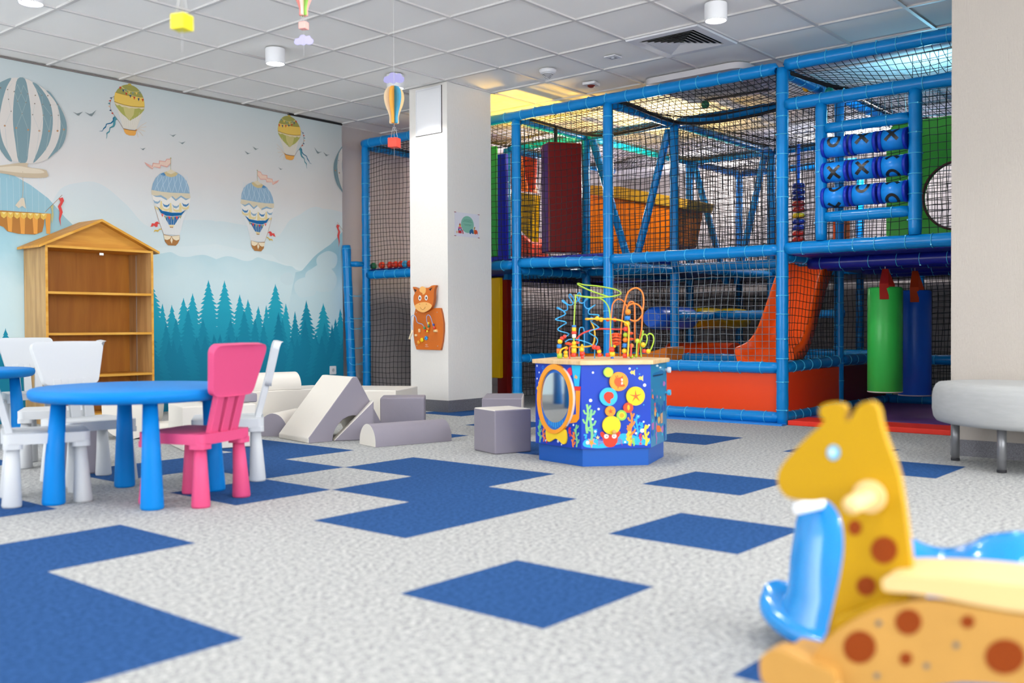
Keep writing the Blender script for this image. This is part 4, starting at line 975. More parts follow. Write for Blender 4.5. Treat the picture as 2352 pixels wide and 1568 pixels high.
def loft(rows, m, name, K=28):
    mb = MB(); vs = []
    for (cx, z, a, b) in rows:
        for k in range(K): t = 2*PI*k/K; vs.append((cx+a*math.cos(t), b*math.sin(t), z))
    fs = [(i*K+k, i*K+(k+1) % K, (i+1)*K+(k+1) % K, (i+1)*K+k) for i in range(len(rows)-1) for k in range(K)]
    mb.add(vs, fs, 0, True); mb.flat([vs[(len(rows)-1)*K+k] for k in range(K)]); return mb.build(name, m, br)
loft([(.17,.06,.15,.150),(.165,.13,.13,.125),(.175,.20,.115,.11),(.18,.28,.10,.09),(.185,.34,.075,.06),(.19,.37,.05,.045),(.19,.38,.02,.02)], M_RB, 'head_column')
mb = MB(); mb.tube([(.19,-.15,.332),(.19,-.13,.332),(.19,.13,.332),(.19,.15,.332)], [.014,.0145,.0145,.014], n=16); mb.build('handle_bar', mat('handle_white', '#E9EDF2', .3), br)
# saddle: a smooth ridge with a raised rear
mb = MB(); S, K = 30, 22; vs = []
for i in range(S):
    x = .06-.40*i/(S-1); u = i/(S-1)
    h = .292-.030*math.sin(PI*min(1, u*1.9))+.034*math.exp(-((x+.24)/.11)**2); w = .10+.04*math.exp(-((x+.20)/.11)**2)
    f_ = min(1, (1-u)*5)**.5 if u > .8 else 1
    for k in range(K):
        t = PI*k/(K-1); vs.append((x, w*f_*math.cos(t), .07+(h-.07)*f_*math.sin(t)**.8))
fs = [(i*K+k, (i+1)*K+k, (i+1)*K+k+1, i*K+k+1) for i in range(S-1) for k in range(K-1)]
mb.add(vs, fs, 0, True); mb.flat([vs[k] for k in range(K)]); mb.flat([vs[(S-1)*K+k] for k in range(K)][::-1]); mb.build('saddle', M_RB, br)
# ================================================================ CEILING FITTINGS
M_LAMPB = mat('lamp_body', '#E2E2E4', .5)
M_LAMPE = mat('lamp_led', '#FFFFFF', .5, emit=14)
def downlight(x, y, label=None):
    t = empty('ceiling_downlight', (x, y, ZC), 0, label, 'ceiling lamp', 'round surface downlights')
    mb = MB(); mb.lathe([(.0, -.001), (.070, -.001), (.072, -.006), (.072, -.110), (.069, -.115), (.065, -.110), (.063, -.098), (.063, -.06)], n=40)
    ho_ = mb.build('housing', M_LAMPB, t)
    mb = MB(); mb.lathe([(0, -.101), (.0632, -.101), (.0632, -.095), (0, -.095)], n=32); mb.build('diffuser', M_LAMPE, ho_)
    ld = bpy.data.lights.new('downlight_beam', 'SPOT'); ld.energy = DL_W; ld.spot_size = math.radians(128); ld.spot_blend = .35; ld.shadow_soft_size = .06; ld.color = (1, .985, .96)
    lo = bpy.data.objects.new('downlight_beam', ld); COL.objects.link(lo); lo.location = (x, y, ZC-.12); lo.parent = None
    return t
DL_W = 26
downlight(.36, 3.10, 'white round downlight cut off at the top left corner of the picture')
downlight(2.157, 3.119, 'white round downlight on the ceiling above the mural, near the picture\'s top middle')
downlight(3.268, 3.006, 'white round downlight right beside the white pillar, behind the paper balloon')
downlight(3.378, .13, 'white round downlight beside the square air vent above the play tower')
for x, y in [(-1.4, 3.2), (.4, .13), (1.9, .13), (-1.4, .13), (.4, -2.6), (1.9, -2.6), (-1.4, -2.6), (-3.2, .13), (-3.2, 3.2), (-3.2, -2.6), (2.6, -4.6), (-.8, -5.0)]:
    downlight(x, y, 'white round downlight outside the picture')
# square air diffuser filling one ceiling tile
vx, vy = GX+2.5*.6, GY-2.5*.6
av = empty('air_vent', (vx, vy, ZC), 0, 'white square air vent with stepped louvres in the ceiling by the tower', 'air vent')
M_VW = mat('vent_white', '#DAD9DB', .45)
mb = MB()
def ring(mb, a, b, z0, z1, mi=0):
    P = [(-a,-a,z0),(a,-a,z0),(a,a,z0),(-a,a,z0),(-b,-b,z1),(b,-b,z1),(b,b,z1),(-b,b,z1)]
    mb.add(P, [(0,1,5,4),(1,2,6,5),(2,3,7,6),(3,0,4,7)], mi)
ring(mb, .297, .29, 0, -.012); ring(mb, .29, .225, -.012, -.012); ring(mb, .225, .22, -.012, 0)
mb.build('frame', M_VW, av)
mb = MB(); mb.box((0, 0, -.0015), (.45, .45, .002)); mb.build('backing', mat('dark_gap', '#1b1715', .8), av)
for k in range(6):
    a_ = .215-k*.034
    mb = MB(); ring(mb, a_, a_-.028, -.012-.004, -.004); ring(mb, a_, a_-.0275, -.018, -.006); mb.build('louvre', M_VW, av)
mb = MB(); mb.add([(-.02,-.02,-.018),(.02,-.02,-.018),(.02,.02,-.018),(-.02,.02,-.018)], [(0,1,2,3)]); mb.build('centre_plate', M_VW, av)
# air conditioning cassette above the tower
ax_, ay_ = 5.2, 1.1
ac = empty('air_conditioner', (ax_, ay_, ZC), 0, 'white rounded ceiling air conditioner cassette seen above the tower netting', 'air conditioner')
mb = MB(); mb.prism([(x, y, 0) for x, y in rrect(-.47, -.47, .47, .47, .12, 8)], (0, 0, -.05)); mb.build('panel', mat('ac_white', '#D4D0D2', .4), ac, bevel=.015, seg=3)
mb = MB(); mb.box((0, 0, -.053), (.5, .5, .008)); 
for k in range(16): mb.box((-.23+k*.0307, 0, -.058), (.008, .48, .004), mi=1)
mb.build('grille', [mat('ac_grille', '#8f8a90', .6), MATS['ac_white']], ac)
for s in (-1, 1):
    mb = MB(); mb.box((s*.36, 0, -.053), (.06, .62, .006)); mb.build('flap', mat('dark_gap', '#1b1715', .8), ac)
# smoke detector
sd = empty('smoke_detector', (3.961, 1.958, ZC), 0, 'white round ceiling speaker-like detector with slotted cone near the pillar', 'detector')
mb = MB(); mb.lathe([(0, 0), (.068, 0), (.07, -.012), (.062, -.028), (.05, -.036), (.046, -.036)], n=32); mb.build('base', M_VW, sd)
for k in range(5):
    mb = MB(); r = .047-.008*k; z = -.036-.009*k; mb.lathe([(r, z), (r-.002, z-.005), (r-.006, z-.005), (r-.004, z)], n=28); mb.build('ring', M_VW, sd)
mb = MB(); mb.lathe([(0, -.03), (.038, -.034), (.010, -.074), (0, -.078)], n=20); mb.build('core', mat('detector_dark', '#4a484c', .6), sd)
sd = empty('motion_sensor', (4.543, 1.942, ZC), 0, 'small white square ceiling sensor with a dark red dome', 'sensor')
mb = MB(); mb.box((0, 0, -.012), (.115, .115, .024), rot=.2); mb.build('base', M_VW, sd, bevel=.004)
mb = MB(); mb.sphere((0, 0, -.02), .035, sc=(1, 1, .7)); mb.build('dome', mat('sensor_red', '#7A2A1E', .3), sd)
sd = empty('emergency_light', (3.986, 1.34, ZC), 0, 'tiny square recessed emergency light in the ceiling near the air vent', 'lamp')
mb = MB(); mb.box((0, 0, -.004), (.10, .10, .008)); mb.build('frame', M_VW, sd)
mb = MB(); mb.box((0, 0, -.009), (.06, .06, .003)); mb.sphere((0, 0, -.010), .014, n=10, m=6, sc=(1, 1, .5)); mb.build('lens', mat('lens_grey', '#B9B9BE', .2), sd)
# access panel on the pillar
ap = empty('access_panel', (PX0, 3.051, 2.58), 0, 'white flush access panel high on the front face of the pillar', 'panel')
mb = MB(); mb.box((-.003, 0, 0), (.006, .31, .40)); mb.build('door', mat('panel_white', '#E9E9EB', .4), ap)
mb = MB(); mb.box((-.0035, 0, -.2005), (.0072, .313, .003)); mb.box((-.0035, -.1565, 0), (.0072, .003, .40)); mb.build('gap', mat('dark_gap', '#1b1715', .8), ap)
mb = MB()
for (y0, z0, w_, h_) in [(0, .185, .29, .004), (0, -.185, .29, .004), (-.143, 0, .004, .37), (.143, 0, .004, .37)]: mb.box((-.0065, y0, z0), (.003, w_, h_))
mb.build('rim', mat('panel_rim', '#D9D9DC', .4), ap)

# ================================================================ POSTER on the pillar
po = empty('poster', (3.941, PY0, 1.606), 0, 'small white notice with green oval, toy castle and animals pinned to the pillar', 'poster')
mb = MB(); mb.box((0, -.001, 0), (.31, .002, .205)); mb.build('sheet', mat('paper_white', '#DAD8E0', .6), po)
def pl(P, off=.0024): return [(x, -off, z) for x, z in P]
mb = MB(); cs = {}
pmats = []
def pmx(h):
    m = mat('ink_'+h.strip('#'), h, .6)
    if m not in pmats: pmats.append(m)
    return pmats.index(m)
mb.flat(pl(circ(32, .073, (.005, .005), sx=1.12, sy=1)), pmx('#7FB8A2'))
mb.flat(pl([(-.112,-.077),(-.07,-.077),(-.07,-.053),(-.112,-.053)], .0028), pmx('#C3262E')); mb.flat(pl([(-.112,-.053),(-.07,-.053),(-.07,-.036),(-.112,-.036)], .0028), pmx('#2B2F72')); mb.flat(pl([(-.097,-.053),(-.085,-.053),(-.085,-.038),(-.097,-.038)], .0032), pmx('#E8E8EA'))
mb.flat(pl([(-.112,-.036),(-.07,-.036),(-.07,-.022),(-.112,-.022)], .0028), pmx('#D95B8C')); mb.flat(pl([(-.102,-.022),(-.08,-.022),(-.08,-.008),(-.102,-.008)], .0028), pmx('#E8B93A')); mb.flat(pl([(-.104,-.008),(-.078,-.008),(-.091,.014)], .0028), pmx('#B5482B'))
mb.flat(pl([(-.066,-.045),(-.055,-.043),(-.045,-.078),(-.057,-.08)], .0028), pmx('#B3243A')); mb.flat(pl(circ(10,.011,(-.128,-.068)), .0028), pmx('#D9B68A'))
mb.flat(pl(spline2([(.03,-.07),(.033,-.045),(.045,-.037),(.06,-.03),(.075,-.036),(.082,-.05),(.08,-.072),(.066,-.07),(.055,-.062),(.045,-.075)],3), .0028), pmx('#1F5E8E'))
mb.flat(pl(spline2([(.09,-.06),(.093,-.04),(.105,-.034),(.12,-.035),(.132,-.045),(.135,-.062),(.128,-.075),(.12,-.066),(.108,-.075),(.098,-.072)],3), .0028), pmx('#CC4A22')); mb.flat(pl([(.084,-.07),(.094,-.07),(.095,-.03),(.105,-.018),(.1,-.008),(.09,-.012),(.085,-.03)], .003), pmx('#A8802C'))
mb.build('printed_picture', pmats, po)
mb = MB()
for k, (z, w_) in enumerate([(.045,.09),(.036,.10),(.027,.12),(.005,.10),(-.004,.08)]): mb.box((.006, -.0031, z), (w_, .0008, .0028))
mb.build('printed_lines', mat('ink_green', '#4F8C76', .7), po)
for sx in (-1, 1):
    for sz in (-1, 1):
        mb = MB(); mb.box((sx*.150, -.003, sz*.101), (.022, .003, .005)); mb.build('pin', mat('ink_darkred', '#8E2B33', .6), po)

# ================================================================ HORSE BUSY BOARD
hb = empty('horse_busy_board', (PX0, 3.057, .804), 0, 'brown wooden horse shaped busy board with gears and beads mounted on the pillar', 'toy')
M_HB = mat('board_brown', '#CE6A1C', .4, vary=.05, vscale=6); M_HD = mat('board_brown_edge', '#A8541A', .5); M_HT = mat('board_tan', '#EFB468', .45)
# local: u to the viewer's right (-y), z up, depth toward -x
def hp(P, d): return [(-d, -u, z) for u, z in P]
def H(X, Y_): return ((X-475)/8.71*.00525, (790-Y_)/8.71*.00378)
body = [H(*p) for p in [(225,600),(730,598),(760,720),(785,900),(785,1050),(765,1250),(730,1425),(240,1420),(200,1280),(180,1100),(178,900),(195,720)]]
mb = MB(); mb.prism(hp(spline2(body[:2],1,False)+body[2:], 0), (-.022, 0, 0), mi=0, side=1); mb.build('board', [M_HB, M_HD], hb, bevel=.004)
head = spline2([H(*p) for p in [(228,165),(300,190),(350,215),(440,195),(540,195),(600,160),(660,150),(685,160),(660,220),(650,290),(645,420),(620,540),(560,630),(440,680),(330,640),(260,550),(235,440),(240,350),(262,290),(240,230)]], 4)
mb = MB(); mb.prism(hp(head, .022), (-.028, 0, 0), mi=0, side=1); hd_ = mb.build('head', [M_HB, M_HD], hb, bevel=.003)
mb = MB(); mb.prism(hp(spline2([H(*p) for p in [(262,555),(330,500),(430,478),(530,490),(608,548),(560,625),(440,680),(330,640)]], 4), .0495), (-.003, 0, 0)); mb.build('muzzle', M_HT, hd_)
mb = MB(); mb.prism(hp(spline2([H(*p) for p in [(365,250),(370,200),(400,170),(440,168),(485,200),(492,260),(470,310),(430,330),(425,300),(390,280)]], 4), .0495), (-.004, 0, 0)); mb.build('forelock', M_HT, hd_)
for s, X in ((1, 275), (-1, 585)):
    mb = MB(); mb.prism(hp([H(X-28, 200), H(X+30, 235), H(X-2, 275)] if s > 0 else [H(X-35, 228), H(X+35, 190), H(X-5, 258)], .0495), (-.002, 0, 0)); mb.build('inner_ear', mat('ink_dark', '#2C1F1C', .6), hd_)
for X in (368, 495):
    mb = MB(); mb.prism(hp([H(X+28*math.cos(t), 392+52*math.sin(t)) for t in [2*PI*k/20 for k in range(20)]], .0495), (-.002, 0, 0))
    mb.prism(hp([H(X+2+12*math.cos(t), 395+28*math.sin(t)) for t in [2*PI*k/14 for k in range(14)]], .0505), (-.002, 0, 0), mi=1); mb.build('eye', [mat('ink_white', '#F4F4F2', .4), MATS['ink_dark']], hd_)
mb = MB(); mb.tube(hp([H(380,575),H(395,610),H(430,626),H(465,605),H(480,572)], .053), .0013, n=5)
for X in (365, 500): mb.tube(hp([H(X-8,520),H(X,510),H(X+8,520)], .053), .0013, n=5)
mb.build('smile', mat('ink_brown', '#8A4A1C', .6), hd_)
M_WIRE = mat('wire_blue', '#7FA9DA', .35)
def hpt(X, Y_, d): u, z = H(X, Y_); return Vector((-d, -u, z))
mb = MB(); mb.tube(spline([hpt(210,1040,.05),hpt(203,850,.06),hpt(215,760,.062),hpt(260,732,.062),hpt(300,780,.06),hpt(320,870,.058),hpt(370,900,.055),hpt(410,915,.05),hpt(428,985,.03)], 6), .0028, n=8); mb.build('wire', M_WIRE, hb)
mb = MB(); mb.tube(spline([hpt(508,1000,.03),hpt(508,830,.055),hpt(520,755,.06),hpt(555,732,.06),hpt(592,770,.06),hpt(612,880,.05),hpt(615,1000,.03)], 6), .0028, n=8); mb.build('wire', M_WIRE, hb)
for (X, Y_, c, r) in [(430,990,'#3E9A6C',.0105),(447,1040,'#D8362A',.008),(512,895,'#F2D22E',.0105),(515,955,'#2E7F4E',.0105),(508,1010,'#E8871E',.0105),(487,1055,'#F2C62E',.0105),(612,925,'#20348F',.0105),(625,985,'#D8362A',.0105)]:
    mb = MB(); mb.sphere(hpt(X, Y_, .035), r, 14, 10); mb.build('bead', mat('bead_'+c.strip('#'), c, .3), hb)
def gear(c, r, n, m, hub):
    P = []
    for k in range(n):
        for da, rr in ((0, r), (.35, r), (.5, r*.68), (.85, r*.68)):
            t = 2*PI*(k+da)/n; P.append((rr*math.cos(t), rr*math.sin(t)))
    mb = MB(); mb.prism([(c.x, c.y+a_, c.z+b_) for a_, b_ in P], (-.012, 0, 0)); mb.cyl(c+Vector((-.012, 0, 0)), c+Vector((-.018, 0, 0)), r*.3, n=12, mi=1)
    mb.build('gear', [m, hub], hb, bevel=.001, seg=1)
gear(hpt(303,1275,.024), .0165, 8, mat('gear_orange', '#F0A92E', .4), mat('hub_tan', '#E4B27A', .5))
gear(hpt(375,1225,.026), .0185, 8, mat('gear_yellow', '#F7DE22', .4), mat('gear_yellow', '#F7DE22', .4))
gear(hpt(455,1190,.024), .0185, 8, mat('gear_blue', '#3FA2DF', .4), mat('hub_blue', '#2463A8', .4))
M_PEG = mat('peg_wood', '#E9C48C', .5)
mb = MB(); mb.cyl(hpt(645,1050,.03)+Vector((0, .018, 0)), hpt(645,1050,.03)+Vector((0, -.018, .002)), .0115, n=16); mb.build('roller', M_PEG, hb)
mb = MB(); mb.box(hpt(325,1040,.032), (.018, .018, .03)); mb.build('peg', M_PEG, hb, bevel=.004)
mb = MB(); mb.box(hpt(250,1135,.03), (.016, .024, .02)); mb.build('peg', M_PEG, hb, bevel=.005)
mb = MB(); a_ = hpt(215,1050,.055); b_ = hpt(160,1210,.06); mb.tube([a_+Vector((0,0,.01)), a_, b_], [.006, .0085, .0085], n=8); mb.build('stick', mat('stick_cream', '#F2E3C2', .5), hb)
for X, Y_ in ((248,680),(665,680),(252,1340),(672,1345)):
    mb = MB(); mb.cyl(hpt(X, Y_, .022), hpt(X, Y_, .0235), .004, n=10); mb.build('screw', mat('screw_steel', '#D8D8D8', .3, .8), hb)
def text(name, body_, size, loc, rot, m, parent, ext=.0003, align='CENTER'):
    cu = bpy.data.curves.new(name, 'FONT'); cu.body = body_; cu.size = size; cu.extrude = ext; cu.align_x = align; cu.align_y = 'CENTER'
    o = bpy.data.objects.new(name, cu); COL.objects.link(o)
    dg = bpy.context.evaluated_depsgraph_get(); me = bpy.data.meshes.new_from_object(o.evaluated_get(dg))
    bpy.data.objects.remove(o); n = bpy.data.objects.new(name, me); COL.objects.link(n); me.materials.clear(); me.materials.append(m)
    n.parent = parent; n.location = loc; n.rotation_euler = rot; return n
M_INKW = MATS['ink_white']
u, z = H(450, 1325); text('lettering', 'VIGA', .011, (-.0228, -u, z), (PI/2, 0, -PI/2), M_INKW, hb)
u, z = H(455, 1358); text('lettering', 'www.vigatoys.com', .0055, (-.0228, -u, z), (PI/2, 0, -PI/2), M_INKW, hb)

# ================================================================ HANGING PAPER MOBILES
def string(pts, parent, off):
    mb = MB(); mb.tube(pts, .0009, n=4); mb.build('string', mat('string_white', '#D5D3D0', .7), parent, off=off)
CLOUD = spline2([(-.055,-.012),(-.05,.012),(-.03,.018),(-.018,.034),(.002,.036),(.014,.028),(.032,.032),(.045,.016),(.056,.006),(.05,-.014),(.03,-.02),(.012,-.016),(0,-.024),(-.02,-.018),(-.035,-.022)], 4)
def mobile(base, s, cols, label, parts, box_col, cloud_col='#A19DCB', boxs=.026, topz=ZC):
    bx_, by_, bz = base
    mo = empty('paper_mobile', base, 0, label, 'mobile', 'paper balloon mobiles hanging from the ceiling')
    off = Vector(base)
    for (kind, dz) in parts:
        z = bz+dz
        if kind == 'cloud':
            mb = MB(); mb.prism([Vector((bx_, by_, z))+CR*(u*s)+Vector((0,0,1))*(v*s) for u, v in CLOUD], CF*.0015); mb.build('cloud', mat('paper_lilac'+cloud_col, cloud_col, .7), mo, off=off)
        if kind == 'balloon':
            prof = spline2([(0.002, .095), (.03, .088), (.048, .065), (.054, .03), (.046, -.01), (.032, -.045), (.024, -.075), (.024, -.105), (.002, -.105)], 4, False)
            for k in range(6):
                a_ = PI*2*k/6+.45
                dv = Vector((math.cos(a_), math.sin(a_), 0)); nv = Vector((-dv.y, dv.x, 0))
                mb = MB(); P = [Vector((bx_, by_, z))+dv*(u*s)+Vector((0, 0, v*s))+nv*(.006*s) for u, v in prof]; Q = [p-nv*(.0125*s) for p in P]
                mb.flat(P); mb.flat(Q[::-1])
                N = len(P)
                mb.add(P+Q, [(i, (i+1) % N, N+(i+1) % N, N+i) for i in range(N)])
                mb.build('paper_fin', mat('paper_'+cols[k % len(cols)].strip('#'), cols[k % len(cols)], .65), mo, off=off)
        if kind == 'box':
            mb = MB(); mb.box((bx_, by_, z), (boxs*2*s, boxs*2*s, boxs*1.9*s), rot=.35); mb.build('paper_basket', mat('paper_'+box_col.strip('#'), box_col, .5), mo, off=off, bevel=.001)
            for sg in (-1, 1): string([Vector((bx_, by_, z+boxs*s))+CR*(sg*.018*s), Vector((bx_, by_, z+.085*s))+CR*(sg*.006*s)], mo, off)
    zt = max(bz+dz for k, dz in parts)
    zb = min(bz+dz for k, dz in parts)
    string([Vector((bx_, by_, zb-.09*s)), Vector((bx_, by_, topz-.002))], mo, off)
    return mo
q = CAM + 5.6*ray(905, 238)
mobile((q.x, q.y, q.z), 1.06, ['#F2A23A', '#3E9CC4', '#E8D3AE', '#F2A23A', '#3E9CC4', '#EBC98F'], 'blue and orange paper balloon mobile with lilac cloud and red basket before the pillar', [('cloud', .138), ('balloon', 0), ('box', -.222)], '#F0452C')
q = CAM + 4.6*ray(697, -6)
mobile((q.x, q.y, q.z), .80, ['#E8958C', '#7DB34A', '#E8958C', '#E9B9AE', '#7DB34A', '#E8958C'], 'pink and green paper balloon mobile cut off by the top edge of the picture', [('balloon', 0), ('box', -.132), ('cloud', -.203)], '#EFA39A', boxs=.021)
q = CAM + 3.0*ray(418, 52)
mobile((q.x, q.y, q.z), 1.0, ['#F2A23A', '#3E9CC4', '#E8D3AE'], 'bright yellow paper basket of a hanging mobile below the ceiling at the upper left', [('box', 0), ('balloon', .22)], '#EFE01E', boxs=.024)
# ================================================================ PLAY TOWER
X0 = 4.44
tw = empty('play_tower', (X0, .165, 0), 0, 'big blue padded pipe play tower with black netting on two levels', 'play structure')
TO = Vector((X0, .165, 0))
M_P = mat('pipe_blue', '#0482CC', .3, coat=.12, spec=.25, bump=.3, bscale=18)
M_T = mat('tie_cyan', '#4FC6EE', .3)
M_N = mat('net_black', '#17181A', .7)
M_NLIT = mat('net_lit', '#767c82', .7)  # paler copy of the black net, its lit look put into the colour
M_VB = mat('vinyl_deep_blue', '#14208A', .35, spec=.3, coat=.12)
M_OR = mat('vinyl_orange_red', '#EA4206', .35, spec=.3, coat=.12)
M_RD = mat('vinyl_red', '#780A05', .35, spec=.3, coat=.12); M_PU = mat('vinyl_purple', '#4A2280', .35, spec=.3, coat=.12); M_YE = mat('vinyl_yellow', '#EBB906', .35, spec=.3, coat=.12); M_OG = mat('vinyl_orange', '#E57804', .35, spec=.3, coat=.12); M_GN = mat('vinyl_green', '#34B24A', .35, spec=.3, coat=.12); M_BB = mat('vinyl_blue', '#1F62D4', .35, spec=.3, coat=.12)
rt = random.Random(11)
R0 = .043
def pipe(name, a, b, r=R0, ties=True, parent=None, off=None, m=None, tie_m=None, step=.17):
    a = Vector(a); b = Vector(b); d = b-a; L = d.length; u = d/L; mb = MB()
    e = u.orthogonal().normalized(); f_ = u.cross(e)
    n = max(2, int(L/.05)); pts = [a+u*(L*i/n) for i in range(n+1)]
    rs = [r*(1+.03*math.sin(i*1.7+a.x*9)) for i in range(n+1)]; rs[0] = r*.9; rs[-1] = r*.9
    mb.tube([a]+pts[:]+[b], [r*.55]+rs+[r*.55], n=18)
    if ties:
        s_ = step*.5+rt.random()*.05
        while s_ < L-.03:
            c = a+u*s_; mb.tube([c+(e*math.cos(t)+f_*math.sin(t))*(r*1.035) for t in [2*PI*k/20 for k in range(20)]], .0028, n=5, closed=True, mi=1)
            ca = rt.random()*6.28; cc = c+(e*math.cos(ca)+f_*math.sin(ca))*(r*1.04); mb.box(cc, (.009, .009, .009), mi=1)
            s_ += step*(.75+.5*rt.random())
    return mb.build(name, [m or M_P, tie_m or M_T], parent or tw, off=off if off is not None else TO)
def net(P, U, V, cell=.055, r=.0026, m=None, wob=.018, sag=0, nrm=None, name='safety_net', parent=None, off=None, seed=1):
    P, U, V = Vector(P), Vector(U), Vector(V); N = U.cross(V).normalized()
    nu = max(2, round(U.length/cell)); nv = max(2, round(V.length/cell)); mb = MB()
    def q(i, j):
        a, b = i/nu, j/nv
        k = min(a, 1-a, b, 1-b); k = min(1, k*5)
        nz = Vector(noise.noise_vector(Vector((a*U.length*1.6+seed*7.1, b*V.length*1.6+seed*3.3, seed)), )) if True else Vector()
        n2 = Vector(noise.noise_vector(Vector((a*U.length*12+seed, b*V.length*12, seed*2))))
        p = P+U*a+V*b + (U.normalized()*nz.x+V.normalized()*nz.y)*wob*2.2*k + (U.normalized()*n2.x+V.normalized()*n2.y)*wob*.35*k + N*(nz.z*wob*2.5)*k
        if sag: p = p + Vector((0, 0, -sag*16*a*(1-a)*b*(1-b)))
        return p
    G = [[q(i, j) for j in range(nv+1)] for i in range(nu+1)]
    for i in range(nu+1): mb.tube(G[i], r, n=3, caps=False)
    for j in range(nv+1): mb.tube([G[i][j] for i in range(nu+1)], r, n=3, caps=False)
    return mb.build(name, m or M_N, parent or tw, off=off if off is not None else TO)
ZD, ZT, YA = 1.28, 2.575, .165
# ---- facade
pipe('post', (X0, YA, 0), (X0, YA, 2.60), .0435)
pipe('post', (X0, 1.70, 0), (X0, 1.70, ZT)); pipe('post', (X0, 2.69, 0), (X0, 2.69, ZT)); pipe('post', (X0, 4.70, 0), (X0, 4.70, ZT))
pipe('post', (5.5, YA, 0), (5.5, YA, ZT), .038); pipe('post', (5.5, 1.70, 0), (5.5, 1.70, ZT), .04); pipe('post', (5.5, 2.69, 0), (5.5, 2.69, ZT), .04); pipe('post', (5.5, 3.70, 0), (5.5, 3.70, ZT), .04)
pipe('post', (7.5, YA, 0), (7.5, YA, ZT)); pipe('post', (7.5, 1.70, 0), (7.5, 1.70, ZT)); pipe('post', (7.5, 2.69, 0), (7.5, 2.69, ZT)); pipe('post', (8.7, 2.69, 0), (8.7, 2.69, ZT)); pipe('post', (8.7, 1.2, 0), (8.7, 1.2, ZT)); pipe('post', (6.6, -1.25, 0), (6.6, -1.25, ZT)); pipe('post', (6.6, YA, 0), (6.6, YA, ZD)); pipe('post', (5.5, -1.25, ZD), (5.5, -1.25, ZT))
pipe('rail', (X0, YA+.05, ZT+.03), (X0, 3.02, ZT+.03), .045); pipe('rail', (X0, YA-.03, ZT+.045), (X0, -1.30, ZT+.045), .045)
pipe('rail', (X0, 4.73, ZT+.03), (X0, 3.40, ZT+.03), .045)
pipe('rail', (X0, YA+.03, ZD), (X0, 1.66, ZD)); pipe('rail', (X0, 1.74, ZD-.012), (X0, 2.65, ZD+.012)); pipe('rail', (X0, 2.73, ZD), (X0, 2.99, ZD)); pipe('rail', (X0, 4.66, ZD-.02), (X0, 3.40, ZD-.02))
pipe('rail', (X0, YA-.03, ZD+.005), (X0, -1.30, ZD+.005), .046)
pipe('rail', (X0, YA-.03, 2.33), (X0, -1.30, 2.33), .045)
pipe('rail', (X0, YA+.03, .415), (X0, 1.66, .415)); pipe('rail', (X0, YA+.03, .05), (X0, 1.66, .05))
pipe('rail', (X0+.03, YA, .418), (5.46, YA, .438)); pipe('rail', (X0+.03, YA, .055), (5.46, YA, .06)); pipe('rail', (5.54, YA, .44), (6.57, YA, .44)); pipe('rail', (5.54, YA, .06), (6.57, YA, .06))
pipe('rail', (6.6, YA, .42), (6.6, -1.2, .42)); pipe('rail', (6.6, YA, .06), (6.6, -1.2, .06))
# ---- top grid
for y in (YA, 1.70, 2.69): pipe('rail', (X0+.04, y, ZT), (5.46, y, ZT-.01), .04)
for (a, b) in [((5.5, 1.66, ZT), (5.5, YA+.04, ZT)), ((5.5, 2.65, ZT), (5.5, 1.74, ZT)), ((5.5, 3.66, ZT), (5.5, 2.73, ZT)), ((5.54, 1.70, ZT), (7.46, 1.70, ZT)), ((5.54, 2.69, ZT), (7.46, 2.69, ZT)), ((7.5, 2.65, ZT), (7.5, 1.74, ZT)), ((7.5, 1.66, ZT), (7.5, YA+.04, ZT)), ((7.54, 2.69, ZT), (8.66, 2.69, ZT)), ((5.54, YA, ZT), (7.46, YA, ZT)), ((5.5, YA-.04, ZT), (5.5, -1.2, ZT)), ((7.5, YA-.04, ZT), (7.5, -1.2, ZT)), ((X0+.04, -1.25, ZT), (5.46, -1.25, ZT)), ((5.54, 3.70, ZT), (7.46, 3.70, ZT)), ((8.7, 2.65, ZT), (8.7, 1.24, ZT)), ((X0+.04, 4.70, ZT), (5.46, 4.70, ZT))]:
    pipe('rail', a, b, .04)
# ---- deck level rails inside
for (a, b) in [((5.5, 1.66, ZD-.03), (5.5, YA+.04, ZD-.03)), ((5.5, 2.65, ZD-.03), (5.5, 1.74, ZD-.03)), ((5.54, 1.70, ZD-.02), (7.46, 1.70, ZD-.02)), ((5.54, 2.69, ZD-.02), (7.46, 2.69, ZD-.02)), ((7.5, 2.65, ZD), (7.5, 1.74, ZD)), ((X0+.04, 1.70, ZD-.05), (5.46, 1.70, ZD-.05)), ((X0+.04, 2.69, ZD-.05), (5.46, 2.69, ZD-.05)), ((X0+.04, YA, ZD-.05), (5.46, YA, ZD-.05)), ((5.5, 3.66, ZD-.03), (5.5, 2.73, ZD-.03)), ((7.5, 1.66, ZD), (7.5, YA+.04, ZD)),
               ((5.54, 1.70, .82), (7.46, 1.70, .82)), ((6.2, 1.66, .83), (6.2, .4, .83)), ((5.5, 1.66, .44), (5.5, YA+.04, .44)), ((5.5, 2.65, .44), (5.5, 1.74, .44)), ((7.5, 1.66, .44), (7.5, YA+.04, .44)), ((7.5, 2.65, .44), (7.5, 1.74, .44)), ((X0+.04, 2.69, .44), (5.46, 2.69, .44))]:
    pipe('rail', a, b, .038)
for x in (4.85, 5.2, 5.95, 6.5): pipe('deck_beam', (x, YA-.03, ZD-.085), (x, -1.35, ZD-.085), .046, m=M_VB)
# ---- braces in V shapes
for (a, b) in [((5.52, 2.62, ZT-.05), (5.52, 2.20, ZD+.02)), ((5.52, 1.77, ZT-.05), (5.52, 2.14, ZD+.02)), ((7.48, 2.62, ZT-.04), (7.48, 2.22, ZD-.1)), ((7.48, 1.77, ZT-.04), (7.48, 2.1, ZD-.1))]: pipe('brace', a, b, .036)
